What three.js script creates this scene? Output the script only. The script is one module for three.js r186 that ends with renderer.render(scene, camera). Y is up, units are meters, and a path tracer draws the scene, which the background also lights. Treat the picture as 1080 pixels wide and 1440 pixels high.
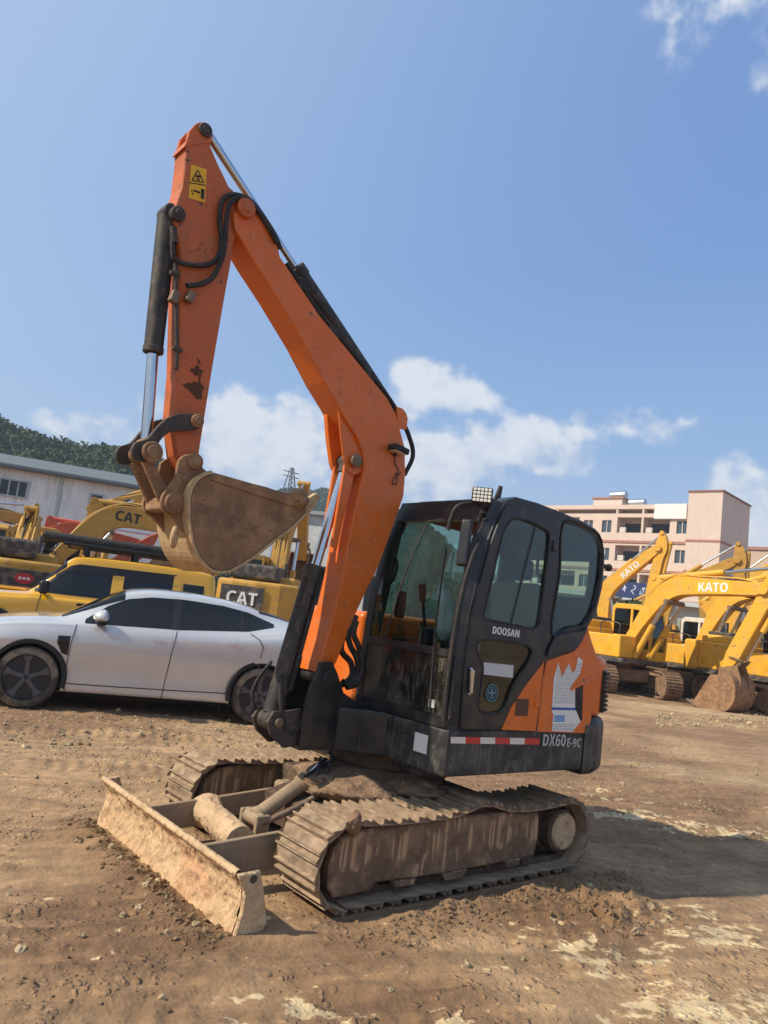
import * as THREE from 'three';
import { RoundedBoxGeometry } from 'three/addons/geometries/RoundedBoxGeometry.js';
import { mergeGeometries, mergeVertices, toCreasedNormals } from 'three/addons/utils/BufferGeometryUtils.js';
import { FontLoader } from 'three/addons/loaders/FontLoader.js';
import { TextGeometry } from 'three/addons/geometries/TextGeometry.js';
import { Brush, Evaluator, SUBTRACTION } from 'three-bvh-csg';

// ───────── camera, sky, sun, exposure ─────────
const scene = new THREE.Scene();
const CAM = { x: 3.71956, y: 1.62478, z: -4.21561, yaw: 2.458669, pitch: 0.133015, roll: 0.123414, f: 1053.528 };
const camera = new THREE.PerspectiveCamera(2 * Math.atan(720 / CAM.f) * 180 / Math.PI, 0.75, 0.05, 3000);
camera.position.set(CAM.x, CAM.y, CAM.z);
camera.rotation.order = 'YXZ';
camera.rotation.set(CAM.pitch, CAM.yaw, CAM.roll);
camera.updateMatrixWorld(true);
scene.add(camera);
const renderer = new THREE.WebGLRenderer({ antialias: true });
renderer.toneMapping = THREE.LinearToneMapping;
renderer.toneMappingExposure = 1.0;
renderer.shadowMap.enabled = true;

const SUN_EL = 41 * Math.PI / 180, SUN_AZ = 20 * Math.PI / 180;         // azimuth from +x towards +z
const sunDir = new THREE.Vector3(Math.cos(SUN_EL) * Math.cos(SUN_AZ), Math.sin(SUN_EL), Math.cos(SUN_EL) * Math.sin(SUN_AZ));
const sun = new THREE.DirectionalLight(new THREE.Color(1.0, 0.9, 0.74), 5);
sun.position.copy(sunDir).multiplyScalar(60);
sun.castShadow = true;
sun.shadow.radius = 1.6;
Object.assign(sun.shadow.camera, { left: -40, right: 40, top: 40, bottom: -40, near: 1, far: 160 });
sun.shadow.mapSize.set(4096, 4096);
scene.add(sun); scene.add(sun.target);

// ───────── small maths ─────────
const clamp = (x, a = 0, b = 1) => Math.min(b, Math.max(a, x));
const lerp = (a, b, t) => a + (b - a) * t;
const sstep = (a, b, x) => { const t = clamp((x - a) / (b - a)); return t * t * (3 - 2 * t); };
const mix3 = (a, b, t) => [lerp(a[0], b[0], t), lerp(a[1], b[1], t), lerp(a[2], b[2], t)];
const s2l = c => c <= 0.04045 ? c / 12.92 : Math.pow((c + 0.055) / 1.055, 2.4);
const l2s = c => c <= 0.0031308 ? c * 12.92 : 1.055 * Math.pow(c, 1 / 2.4) - 0.055;
const srgb = (r, g, b) => [s2l(r / 255), s2l(g / 255), s2l(b / 255)];
function rngOf(seed) { let a = seed >>> 0; return () => { a = (a + 0x6D2B79F5) | 0; let t = Math.imul(a ^ (a >>> 15), 1 | a); t = (t + Math.imul(t ^ (t >>> 7), 61 | t)) ^ t; return ((t ^ (t >>> 14)) >>> 0) / 4294967296; }; }
const LAT = new Float32Array(65536); { const r = rngOf(77); for (let i = 0; i < 65536; i++) LAT[i] = r(); }
// periodic value noise (period p lattice cells, any p <= 256)
function vn(x, y, p = 256, s = 0) {
  const xi = Math.floor(x), yi = Math.floor(y); let fx = x - xi, fy = y - yi;
  fx = fx * fx * (3 - 2 * fx); fy = fy * fy * (3 - 2 * fy);
  let x0, x1, y0, y1;
  if ((p & (p - 1)) === 0) { const m = p - 1; x0 = xi & m; x1 = (xi + 1) & m; y0 = yi & m; y1 = (yi + 1) & m; }
  else { x0 = ((xi % p) + p) % p; x1 = x0 + 1 === p ? 0 : x0 + 1; y0 = ((yi % p) + p) % p; y1 = y0 + 1 === p ? 0 : y0 + 1; }
  const sx = s * 31, sy = s * 57, r0 = ((y0 + sy) & 255) << 8, r1 = ((y1 + sy) & 255) << 8, c0 = (x0 + sx) & 255, c1 = (x1 + sx) & 255;
  const a = LAT[c0 | r0], b = LAT[c1 | r0], c = LAT[c0 | r1], d = LAT[c1 | r1];
  return a + (b - a) * fx + (c - a) * fy + (a - b - c + d) * fx * fy;
}
function fbm(x, y, oct = 4, p = 256, s = 0, gain = 0.5) {
  let a = 1, t = 0, n = 0, f = 1;
  for (let i = 0; i < oct; i++) { let q = p * f; if (q > 256) q = 256; t += a * vn(x * f, y * f, q, s + i); n += a; a *= gain; f *= 2; }
  return t / n;
}
// photo pixel (1080 x 1440) -> direction, and where that direction meets a plane of the place
function dirOf(u, v) { return new THREE.Vector3((u - 540) / CAM.f, -(v - 720) / CAM.f, -1).applyQuaternion(camera.quaternion).normalize(); }
const hit = (u, v, axis, val) => { const d = dirOf(u, v); return d.multiplyScalar((val - camera.position[axis]) / d[axis]).add(camera.position); };
const Pz = (u, v, z) => { const p = hit(u, v, 'z', z); return [p.x, p.y]; };
const ground = (u, v, y = 0) => hit(u, v, 'y', y);
function atDist(u, v, D) { const d = dirOf(u, v); return d.multiplyScalar(D / Math.hypot(d.x, d.z)).add(camera.position); }

// ───────── sky: blue air and fair-weather cumulus ─────────
{
  const W = 3072, H = 1536, data = new Float32Array(W * H * 4);
  const G = [[-90, srgb(120, 108, 92)], [-8, srgb(150, 142, 130)], [0, srgb(192, 210, 231)], [6, srgb(173, 199, 232)], [14, srgb(148, 183, 227)], [26, srgb(124, 161, 216)], [42, srgb(106, 144, 204)], [60, srgb(88, 125, 188)], [90, srgb(74, 110, 174)]];
  const blobs = [], GLOW = srgb(196, 220, 246), HZ = srgb(214, 224, 238), CLO = srgb(180, 198, 224), CHI = srgb(228, 234, 243);
  const add = (u, v, ru, rv, k) => { const d = dirOf(u, v); blobs.push([Math.atan2(d.z, d.x), Math.asin(d.y), ru / CAM.f, rv / CAM.f, k]); };
  add(615, 540, 62, 30, 1.15); add(655, 562, 46, 24, .9); add(575, 566, 40, 28, .8); add(715, 622, 88, 34, 1.15); add(640, 640, 90, 40, 1.1); add(790, 632, 55, 30, .8); add(590, 668, 90, 45, .9); add(790, 596, 60, 18, .3);
  add(340, 592, 62, 42, 1.0); add(430, 600, 62, 42, 1.0); add(385, 640, 105, 52, 1.0); add(300, 640, 80, 46, .7); add(150, 610, 78, 30, .75); add(240, 600, 60, 34, .6);
  add(925, 594, 62, 22, .62); add(1050, 690, 62, 38, 1.1); add(1085, 735, 72, 52, 1.1); add(1000, 712, 40, 24, .7);
  add(1010, -6, 100, 22, .6); add(940, 8, 50, 14, .4); add(1082, 92, 26, 42, .38); add(960, 60, 34, 26, .36);
  const r = rngOf(5), az0 = Math.atan2(dirOf(540, 720).z, dirOf(540, 720).x);
  for (let i = 0; i < 46; i++) { const a = az0 + 0.75 + r() * (2 * Math.PI - 1.5), e = 0.05 + r() * r() * 0.6; blobs.push([a, e, .05 + r() * .1, .025 + r() * .03, .5 + r() * .6]); }
  for (let j = 0; j < H; j++) {
    const el = (j + 0.5) / H * Math.PI - Math.PI / 2, ed = el * 180 / Math.PI;
    let k = 0; while (k < G.length - 2 && ed > G[k + 1][0]) k++;
    const base = mix3(G[k][1], G[k + 1][1], clamp((ed - G[k][0]) / (G[k + 1][0] - G[k][0])));
    const near = blobs.filter(b => Math.abs(b[1] - el) < b[3] * 1.7), hz = ed > -1 && ed < 16;
    for (let i = 0; i < W; i++) {
      const az = ((i + 0.5) / W - 0.5) * 2 * Math.PI; const cg = Math.cos(el) * Math.cos(az) * sunDir.x + Math.sin(el) * sunDir.y + Math.cos(el) * Math.sin(az) * sunDir.z; let c = ed > -1 ? mix3(base, GLOW, sstep(-.2, .85, cg) * .75) : base;
      if (ed > -1 && (hz || near.length)) {
        let best = 0, up = 0;
        for (const b of near) { let da = az - b[0]; if (da > Math.PI) da -= 2 * Math.PI; else if (da < -Math.PI) da += 2 * Math.PI; const q = (da / b[2]) ** 2 + ((el - b[1]) / b[3]) ** 2; if (q < 2.2) { const w = (1 - q / 2.2) * b[4]; best = Math.max(best, w) + Math.min(best, w) * .22; up = Math.max(up, w * ((el - b[1]) / b[3] + .6)); } }
        if (hz) c = mix3(c, HZ, sstep(16, 2, ed) * .26 * fbm(az * 9, el * 22, 3, 256, 4));
        if (best > 0.02) {
          const n = fbm(az * 26 + 3, el * 34, 7, 256, 2, .6), d = best * 1.3 + (n - .52) * 2.6 - .3;
          const a = sstep(-.05, 1.0, d) * clamp(best * 2.2, 0, .96), lum = clamp(.5 + .5 * up + (n - .5) * 1.8);
          c = mix3(c, mix3(CLO, CHI, lum), a);
        }
      }
      const o = (j * W + i) * 4; data[o] = c[0]; data[o + 1] = c[1]; data[o + 2] = c[2]; data[o + 3] = 1;
    }
  }
  const t = new THREE.DataTexture(data, W, H, THREE.RGBAFormat, THREE.FloatType);
  t.mapping = THREE.EquirectangularReflectionMapping; t.magFilter = t.minFilter = THREE.LinearFilter; t.colorSpace = THREE.LinearSRGBColorSpace; t.needsUpdate = true;
  scene.background = t; scene.environment = t; scene.backgroundIntensity = 1; scene.environmentIntensity = 1;
}

// ───────── geometry helpers ─────────
const V = (x, y, z) => new THREE.Vector3(x, y, z);
function box(x0, x1, y0, y1, z0, z1, r = 0) {
  const w = Math.abs(x1 - x0), h = Math.abs(y1 - y0), d = Math.abs(z1 - z0);
  const g = r > 0 ? new RoundedBoxGeometry(w, h, d, 2, Math.min(r, w / 2.01, h / 2.01, d / 2.01)) : new THREE.BoxGeometry(w, h, d);
  return g.translate((x0 + x1) / 2, (y0 + y1) / 2, (z0 + z1) / 2);
}
const shapeOf = pts => { const s = new THREE.Shape(); pts.forEach((p, i) => i ? s.lineTo(p[0], p[1]) : s.moveTo(p[0], p[1])); s.closePath(); return s; };
// outline in x,y pushed from z0 to z1
function ext(pts, z0, z1, o = {}) {
  const s = shapeOf(pts); for (const h of o.holes || []) s.holes.push(new THREE.Path(h.map(p => new THREE.Vector2(p[0], p[1]))));
  const b = Math.min(o.bevel ?? 0.004, Math.abs(z1 - z0) * 0.45), lo = Math.min(z0, z1), hi = Math.max(z0, z1);
  const g = new THREE.ExtrudeGeometry(s, { depth: hi - lo - 2 * b, bevelEnabled: b > 0, bevelThickness: b, bevelSize: b, bevelOffset: -b, bevelSegments: o.bs ?? 1, curveSegments: 12 });
  return g.translate(0, 0, lo + b);
}
// outline in x,z (plan) pushed from y0 up to y1
function extY(pts, y0, y1, o = {}) { return ext(pts.map(p => [p[0], -p[1]]), y0, y1, { ...o, holes: (o.holes || []).map(h => h.map(p => [p[0], -p[1]])) }).rotateX(-Math.PI / 2); }
function rod(a, b, r, r2 = r, seg = 20, cap = 0.006) {
  const L = a.distanceTo(b), c = Math.min(cap, r * .4, r2 * .4, L * .2);
  const g = new THREE.LatheGeometry([[0, 0], [r - c, 0], [r, c], [r2, L - c], [r2 - c, L], [0, L]].map(p => new THREE.Vector2(Math.max(p[0], 1e-5), p[1])), seg);
  const q = new THREE.Quaternion().setFromUnitVectors(V(0, 1, 0), b.clone().sub(a).normalize());
  return toCreasedNormals(g, 0.6).applyQuaternion(q).translate(a.x, a.y, a.z);
}
const zrod = (x, y, z0, z1, r, seg = 20) => rod(V(x, y, z0), V(x, y, z1), r, r, seg);
function tube(pts, r, n = 0, rad = 8, closed = false) {
  const c = new THREE.CatmullRomCurve3(pts.map(p => p.isVector3 ? p : V(...p)), closed, 'centripetal');
  return new THREE.TubeGeometry(c, n || Math.max(8, pts.length * 6), r, rad, closed);
}
const ringZ = (x, y, z, R, r) => new THREE.TorusGeometry(R, r, 8, 24).translate(x, y, z);
function boxUV(g) {                                             // uv in metres by the way each face points
  const p = g.attributes.position, uv = new Float32Array(p.count * 2), a = V(), b = V(), c = V(), n = V();
  for (let i = 0; i < p.count; i += 3) {
    a.fromBufferAttribute(p, i); b.fromBufferAttribute(p, i + 1); c.fromBufferAttribute(p, i + 2);
    n.copy(b).sub(a).cross(c.clone().sub(a)); const X = Math.abs(n.x), Y = Math.abs(n.y), Z = Math.abs(n.z);
    [a, b, c].forEach((q, k) => { const t = Z >= X && Z >= Y ? [q.x, q.y] : X >= Y ? [q.z + .37, q.y] : [q.x, q.z + .71]; uv[(i + k) * 2] = t[0]; uv[(i + k) * 2 + 1] = t[1]; });
  }
  g.setAttribute('uv', new THREE.BufferAttribute(uv, 2)); return g;
}
function join(list, keepUV = false) {
  list = (Array.isArray(list) ? list.flat(9) : [list]).filter(Boolean).map(g => {
    g = g.index ? g.toNonIndexed() : g; const o = new THREE.BufferGeometry();
    o.setAttribute('position', g.attributes.position); if (!g.attributes.normal) g.computeVertexNormals(); o.setAttribute('normal', g.attributes.normal);
    if (keepUV && g.attributes.uv) o.setAttribute('uv', g.attributes.uv);
    if (g.attributes.color) o.setAttribute('color', g.attributes.color); return o;
  });
  const m = list.length > 1 ? mergeGeometries(list) : list[0];
  return keepUV ? m : boxUV(m);
}
const taken = new Map();
function numbered(name) { const k = taken.get(name) || 0; taken.set(name, k + 1); return k ? `${name}_${String(k).padStart(3, '0')}` : name; }
function part(parent, name, geo, mat, label, keepUV = false) {
  const m = new THREE.Mesh(join(geo, keepUV), mat); m.name = name; m.castShadow = m.receiveShadow = true;
  if (label) m.userData.label = label; parent.add(m); return m;
}
function thing(name, label, category, group) { const o = new THREE.Group(); o.name = numbered(name); o.userData = { label, category }; if (group) o.userData.group = group; scene.add(o); return o; }
function single(name, geo, mat, label, category, group, keepUV) { const m = part(scene, numbered(name), geo, mat, label, keepUV); m.userData.category = category; if (group) m.userData.group = group; return m; }
function struct(name, geo, mat, keepUV) { const m = part(scene, numbered(name), geo, mat, null, keepUV); m.userData.kind = 'structure'; return m; }

// ───────── material helpers ─────────
const LUT = new Uint8Array(4096); for (let i = 0; i < 4096; i++) LUT[i] = Math.round(l2s(i / 4095) * 255);
function dataTex(S, f, o = {}) {                                // f(u, v) -> linear rgb
  const d = new Uint8Array(S * S * 4);
  for (let j = 0; j < S; j++) for (let i = 0; i < S; i++) { const c = f((i + .5) / S, (j + .5) / S), q = (j * S + i) * 4; for (let k = 0; k < 3; k++) { const w = c[k] < 0 ? 0 : c[k] > 1 ? 1 : c[k]; d[q + k] = o.raw ? Math.round(w * 255) : LUT[Math.round(w * 4095)]; } d[q + 3] = 255; }
  const t = new THREE.DataTexture(d, S, S); t.wrapS = t.wrapT = THREE.RepeatWrapping; t.magFilter = THREE.LinearFilter; t.minFilter = THREE.LinearMipmapLinearFilter; t.generateMipmaps = true;
  t.colorSpace = o.raw ? THREE.NoColorSpace : THREE.SRGBColorSpace; const m = o.metres || 1; t.repeat.set(1 / m, 1 / m); t.needsUpdate = true; return t;
}
const DUST = srgb(171, 146, 116);
// painted or bare metal with mottling, dust film in patches, chips and fine scratches
function paint(base, o = {}) {
  const { dust = .2, dustCol = DUST, chip = .0, chipCol = srgb(62, 46, 38), rough = .5, metal = 0, seed = 0, metres = 1.1, size = 400, streak = 0, vary = .22, bump = 0 } = o;
  const P = 8, f = (u, v) => {
    const n1 = fbm(u * P, v * P, 4, P, seed), n2 = fbm(u * P * 2, v * P * 2, 5, P * 2, seed + 5), n3 = vn(u * 128, v * 128, 128, seed + 9), ns = streak ? vn(u * 48, v * 4, 48, seed + 3) * .6 + vn(u * 96, v * 8, 96, seed + 4) * .4 : 0;
    let c = base.map(q => q * (1 - vary + 2 * vary * n1) * (.94 + .12 * n3));
    c = mix3(c, dustCol, clamp(dust * (sstep(.42, .75, n2) * .9 + .22 * n1)));
    if (streak) c = mix3(c, dustCol, sstep(.52, .66, ns) * streak * sstep(.4, .6, n1));
    if (chip) { const k = fbm(u * 64, v * 64, 3, 64, seed + 13); c = mix3(c, chipCol, .8 * sstep(.8 - chip * .2, .86 - chip * .2, k * .6 + n2 * .46)); const s = vn(u * 6, v * 150, 150, seed + 21) * sstep(.5, .7, vn(u * 16, v * 16, 16, seed + 22)); c = mix3(c, chipCol, sstep(.86, .95, s) * chip); }
    return c;
  };
  const m = new THREE.MeshStandardMaterial({ map: dataTex(size, f, { metres }), roughness: rough, metalness: metal });
  if (bump) { m.bumpMap = dataTex(192, (u, v) => { const k = fbm(u * 16, v * 16, 5, 16, seed + 5, .6); return [k, k, k]; }, { raw: true, metres: metres }); m.bumpScale = bump; }
  return m;
}
const flat = (c, rough = .6, metal = 0, extra = {}) => new THREE.MeshStandardMaterial({ color: new THREE.Color().setRGB(...c), roughness: rough, metalness: metal, ...extra });
const MUD = srgb(126, 99, 76), PALE = srgb(192, 160, 122);
const M = {
  orange: paint(srgb(222, 107, 20), { dust: .14, chip: .22, rough: .34, seed: 1, vary: .1, streak: .12 }),
  orangeWorn: paint(srgb(196, 97, 38), { dust: .28, dustCol: srgb(150, 104, 74), chip: .42, rough: .55, seed: 2, vary: .16 }),
  black: paint(srgb(32, 33, 36), { dust: .07, rough: .34, seed: 3, vary: .2 }),
  skirt: paint(srgb(35, 36, 38), { dust: .2, dustCol: srgb(140, 134, 122), chip: .2, chipCol: srgb(128, 118, 104), rough: .55, seed: 4, vary: .25, streak: .16 }),
  roof: paint(srgb(58, 74, 76), { dust: .3, dustCol: srgb(120, 124, 118), rough: .45, seed: 6 }),
  barrel: paint(srgb(44, 42, 41), { dust: .36, dustCol: srgb(118, 98, 76), rough: .6, seed: 7, streak: .3, metres: .7 }),
  chrome: flat(srgb(205, 208, 212), .16, 1),
  rubber: paint(srgb(34, 33, 33), { dust: .3, dustCol: srgb(104, 90, 74), rough: .75, seed: 8, metres: .5 }),
  mud: paint(MUD, { dust: .6, dustCol: srgb(158, 128, 98), rough: .95, seed: 9, vary: .35, bump: .03, metres: .9 }),
  mudDark: paint(srgb(84, 66, 52), { dust: .5, dustCol: srgb(126, 101, 78), rough: .95, seed: 10, vary: .35, bump: .03, metres: .9 }),
  mudStreak: paint(srgb(114, 90, 67), { dust: .3, dustCol: srgb(182, 148, 112), rough: .95, seed: 11, vary: .3, streak: .95, bump: .03, metres: 1.2, size: 1024 }),
  pale: paint(PALE, { dust: .5, dustCol: srgb(206, 176, 138), rough: .95, seed: 12, vary: .3, bump: .03, metres: .8 }),
  bucket: paint(srgb(134, 100, 72), { dust: .55, dustCol: srgb(172, 138, 98), chip: .3, chipCol: srgb(96, 62, 44), rough: .85, seed: 14, vary: .4, bump: .008, metres: .9, size: 1024 }),
  bucketEdge: paint(srgb(196, 166, 122), { dust: .45, dustCol: srgb(150, 118, 84), rough: .85, seed: 15, vary: .25, metres: .5, streak: .4 }),
  steel: paint(srgb(116, 98, 82), { dust: .4, chip: .2, rough: .6, metal: .3, seed: 16, metres: .5 }),
  darkSteel: paint(srgb(62, 54, 48), { dust: .35, dustCol: srgb(112, 92, 72), rough: .65, seed: 17, metres: .6 }),
  white: flat(srgb(226, 226, 222), .6), ink: flat(srgb(40, 42, 46), .7),
  yellowDecal: flat(srgb(236, 178, 28), .55), redTape: flat(srgb(196, 56, 48), .4), whiteTape: flat(srgb(222, 214, 200), .4),
  glass: new THREE.MeshPhysicalMaterial({ color: new THREE.Color().setRGB(.74, .84, .8), roughness: .02, metalness: 0, transmission: 1, thickness: 0, ior: 1.5 }),
  glassDirty: new THREE.MeshPhysicalMaterial({ color: new THREE.Color().setRGB(.46, .52, .5), roughness: .1, transmission: 1, thickness: 0, ior: 1.5 }),
  glassDark: new THREE.MeshPhysicalMaterial({ color: new THREE.Color().setRGB(.012, .013, .015), roughness: .03, ior: 1.45 }),
  yellow: paint(srgb(226, 166, 34), { dust: .34, dustCol: srgb(196, 168, 108), chip: .22, rough: .5, seed: 18, vary: .14, metres: 2.2 }),
  yellowOld: paint(srgb(196, 146, 52), { dust: .42, dustCol: srgb(166, 140, 98), chip: .3, rough: .65, seed: 19, vary: .2, metres: 2 }),
  orangeOld: paint(srgb(206, 88, 52), { dust: .2, chip: .2, rough: .6, seed: 20, metres: 2 }),
  blackOld: paint(srgb(48, 50, 52), { dust: .3, rough: .6, seed: 21, metres: 1.6 }),
  pipeYellow: paint(srgb(214, 164, 66), { dust: .3, rough: .5, seed: 22, metres: 1 }),
};
const font = await new FontLoader().loadAsync('fonts/droid/droid_sans_bold.typeface.json');
function textGeo(str, h, depth = .004) { const g = new TextGeometry(str, { font, size: h, depth, curveSegments: 4, bevelEnabled: false }); g.computeBoundingBox(); return g; }
M.trackMud = M.mud;
M.bucketFar = M.bucket;
M.glassTint = new THREE.MeshPhysicalMaterial({ color: new THREE.Color().setRGB(.35, .4, .4), roughness: .04, transmission: 1, thickness: 0, ior: 1.5 });
M.cabWhite = paint(srgb(214, 208, 196), { dust: .3, rough: .6, seed: 83, size: 256 }); M.blue = flat(srgb(40, 52, 110), .5);
M.darkRim = flat(srgb(46, 46, 50), .35, .3);

// ───────── ground: one sheet of churned, half-dry earth out to the horizon ─────────
const PALES = [[1010, 1385, .9, .6, 1], [1060, 1330, .6, .5, .8], [960, 1160, 1.3, .25, .9], [1000, 1090, 1.5, .35, .5], [520, 1425, .5, .16, .8], [380, 1450, .3, .1, .7], [880, 1340, .6, .3, .5], [690, 1382, .4, .1, .5], [900, 1125, .9, .22, .7], [760, 1400, .4, .15, .55], [1000, 1003, 2.6, .8, .8], [300, 1040, 1.6, .3, .35], [120, 1010, 1.2, .3, .3]].map(([u, v, a, b, k]) => { const g = ground(u, v); return [g.x, g.z, a, b, k]; });
const REDS = [[760, 1290, .7, .35, 1], [600, 1330, .8, .3, .5], [160, 1280, .6, .5, .7], [60, 1170, .8, .5, .35], [420, 1380, .9, .35, .4]].map(([u, v, a, b, k]) => { const g = ground(u, v); return [g.x, g.z, a, b, k]; });
const spots = (L, x, z) => { let t = 0; for (const [cx, cz, a, b, k] of L) { const dx = (x - cx) * .64 - (z - cz) * .77, dz = (x - cx) * .77 + (z - cz) * .64, dX = (x - cx) * -.77 + (z - cz) * -.64; const q = (dX / a) ** 2 + (dx / b) ** 2 * .6; t = Math.max(t, k * Math.max(0, 1 - q * .5)); } return t; };
const inTrack = (x, z) => { const dz = Math.max(0, Math.abs(Math.abs(z) - .74) - .23), dx = Math.max(0, Math.abs(x) - 1.05); return 1 - sstep(0, .16, Math.hypot(dx, dz)); };
function groundY(x, z) {
  const far = Math.hypot(x, z); if (far > 70) return -.02;
  const lump = (fbm(x * .55 + 9, z * .55 + 4, 3, 256, 1) - .5) * .075 + (fbm(x * 2.1, z * 2.1, 3, 256, 6) - .5) * .05;
  const rough = sstep(.44, .66, fbm(x * .8 + 40, z * .8, 3, 256, 12));
  const fine = (fbm(x * 9, z * 9, 4, 256, 3, .65) - .5) * (.012 + .036 * rough);
  const rut = (t => Math.max(0, 1 - t * t))(((x * .33 + z * .94 + 1.95 + .12 * Math.sin(x * .7)) / .16)) * -.02;
  // grouser prints of machines that drove across
  const a = x * .93 + z * .36, b = -x * .36 + z * .93; let prints = 0;
  for (const [c, w] of [[-3.05, .22], [1.9, .2], [3.35, .2], [-2.2, .2]]) prints += sstep(w, w * .7, Math.abs(b - c + .06 * Math.sin(a * .5))) * (.5 + .5 * Math.sin(a * 2 * Math.PI / .13)) * .014 * sstep(.42, .6, vn(x * .9, z * .9, 256, 31));
  const fu = fbm(a * .9 + 5, b * 5.5, 4, 256, 34, .55), furrow = (Math.pow(1 - Math.abs(2 * fu - 1), 3) - .3) * .036 * sstep(.38, .6, vn(x * .45 + 3, z * .45, 256, 35));
  let h = lump + fine + rut + prints + furrow;
  const tr = inTrack(x, z); h = lerp(h, -.012 + fine * .5, tr);
  h = lerp(h, .004 + fine, Math.exp(-(((x - 1.2) / .8) ** 2 + (z / 1.1) ** 2)) * .8);
  // spoil along the blade and beside the near track
  const e1 = Math.exp(-(((x - 1.82) / .085) ** 2)) * sstep(1.0, .7, Math.abs(z)) * (.0 + .085 * fbm(x * 12, z * 9, 4, 256, 8, .65)); h += e1;
  const e2 = Math.exp(-(((z + 1.15) / .12) ** 2)) * sstep(1.35, .9, Math.abs(x + .2)) * (.0 + .07 * fbm(x * 12, z * 12, 4, 256, 9, .65)); h += e2;
  const e3 = Math.exp(-(((x + .55) / .6) ** 2 + ((z + 1.5) / .3) ** 2)) * .06 * sstep(.42, .7, fbm(x * 16, z * 16, 4, 256, 36, .65)); h += e3;
  return h;
}
{
  const axis = (a, b, s) => { const L = []; for (let x = a; x <= b; x += s) L.push(x); let st = s; for (let x = b; x < 1500;) { st *= 1.035; x += st; L.push(x); } st = s; for (let x = a; x > -1500;) { st *= 1.035; x -= st; L.unshift(x); } return L; };
  const X = axis(-4.2, 3.3, .028), Z = axis(-3.2, 4.2, .028), nx = X.length, nz = Z.length;
  const pos = new Float32Array(nx * nz * 3), col = new Float32Array(nx * nz * 3), uv = new Float32Array(nx * nz * 2), uv1 = new Float32Array(nx * nz * 2), idx = [];
  const C0 = srgb(173, 140, 102), C1 = srgb(141, 109, 77), C2 = srgb(212, 188, 144), C3 = srgb(118, 88, 61), MEAN = srgb(155, 124, 90);
  const X0 = -6, Z0 = -3.6, SPAN = 10.6;                        // the yard floor near the machine has its own stained map; farther off the sheet's colour takes over
  const soil = (x, z, fineK) => {
    const n = fbm(x * .35 + 20, z * .35, 3, 256, 14), m = fbm(x * 1.4, z * 1.4 + 7, 4, 256, 15);
    let c = mix3(C0, C1, sstep(.35, .62, n * .55 + m * .45));
    const a = x * .93 + z * .36, b = z * .93 - x * .36, st = fbm(a * 1.3, b * 12, 4, 256, 18, .62);
    const r = spots(REDS, x, z); c = mix3(c, C3, clamp(r * sstep(.3, .6, m + r * .25)));
    const tk = inTrack(x, z) * .5 + Math.exp(-(((x - 1.8) / .16) ** 2)) * (Math.abs(z) < 1 ? .8 : 0) + Math.exp(-(((z + 1.2) / .2) ** 2)) * (Math.abs(x) < 1.3 ? .6 : 0); c = mix3(c, C3, clamp(tk));
    const p = spots(PALES, x, z); let g = .56 + .79 * st;
    if (fineK) { const w = fbm(a * 3.4 + 3, b * 8, 4, 256, 16, .6), q = fbm(x * 16, z * 16, 4, 256, 19, .66); c = mix3(c, C2, .8 * sstep(.575, .64, w * .55 + q * .45 + p * .2 - .125)); g *= .66 + .68 * q; }
    else c = mix3(c, C2, clamp(p * .5));
    return [c[0] * g, c[1] * g, c[2] * g];
  };
  for (let j = 0; j < nz; j++) for (let i = 0; i < nx; i++) {
    const x = X[i], z = Z[j], k = j * nx + i; pos.set([x, groundY(x, z), z], k * 3); uv.set([(x - X0) / SPAN, (z - Z0) / SPAN], k * 2); uv1.set([x / 3.3, z / 3.3], k * 2);
    const e = Math.max(Math.abs(x - X0 - SPAN / 2), Math.abs(z - Z0 - SPAN / 2)) - SPAN / 2, f = sstep(-.7, -.1, e), s = f ? soil(x, z, false) : MEAN; for (let q = 0; q < 3; q++) col[k * 3 + q] = lerp(1, s[q] / MEAN[q] * 1.02, f);
    if (i && j) idx.push(k - nx - 1, k - 1, k - nx, k - nx, k - 1, k);
  }
  const g = new THREE.BufferGeometry(); g.setAttribute('position', new THREE.BufferAttribute(pos, 3)); g.setAttribute('color', new THREE.BufferAttribute(col, 3)); g.setAttribute('uv', new THREE.BufferAttribute(uv, 2)); g.setAttribute('uv1', new THREE.BufferAttribute(uv1, 2)); g.setIndex(idx); g.computeVertexNormals();
  const S = 1024, hgt = new Float32Array(S * S), tone = new Float32Array(S * S);
  for (let j = 0; j < S; j++) for (let i = 0; i < S; i++) { const u = i / S, v = j / S; hgt[j * S + i] = fbm(u * 16, v * 16, 5, 16, 20, .55) * .55 + vn(u * 256, v * 256, 256, 25) * .08; }
  { const r = rngOf(303); for (let k = 0; k < 22000; k++) { const R = 1 + 6.5 * Math.pow(r(), 6), cx = r() * S, cy = r() * S, e = .6 + .4 * r(), a = r() * 3.14, ca = Math.cos(a), sa = Math.sin(a), hh = (.1 + .22 * r()) * Math.min(1, R / 4), tn = r() - .45; if (vn(cx / S * 12, cy / S * 12, 12, 61) < .3 + .4 * r()) continue; for (let y = -Math.ceil(R); y <= R; y++) for (let x = -Math.ceil(R); x <= R; x++) { const q = ((x * ca + y * sa) / R) ** 2 + ((y * ca - x * sa) / (R * e)) ** 2 + .5 * (vn(cx + x * .5, cy + y * .5, 256, 62) - .5); if (q < 1) { const o = ((Math.floor(cy + y) + S) % S) * S + (Math.floor(cx + x) + S) % S; hgt[o] += hh * Math.sqrt(1 - Math.max(0, q)); tone[o] = tn; } } } }
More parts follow.
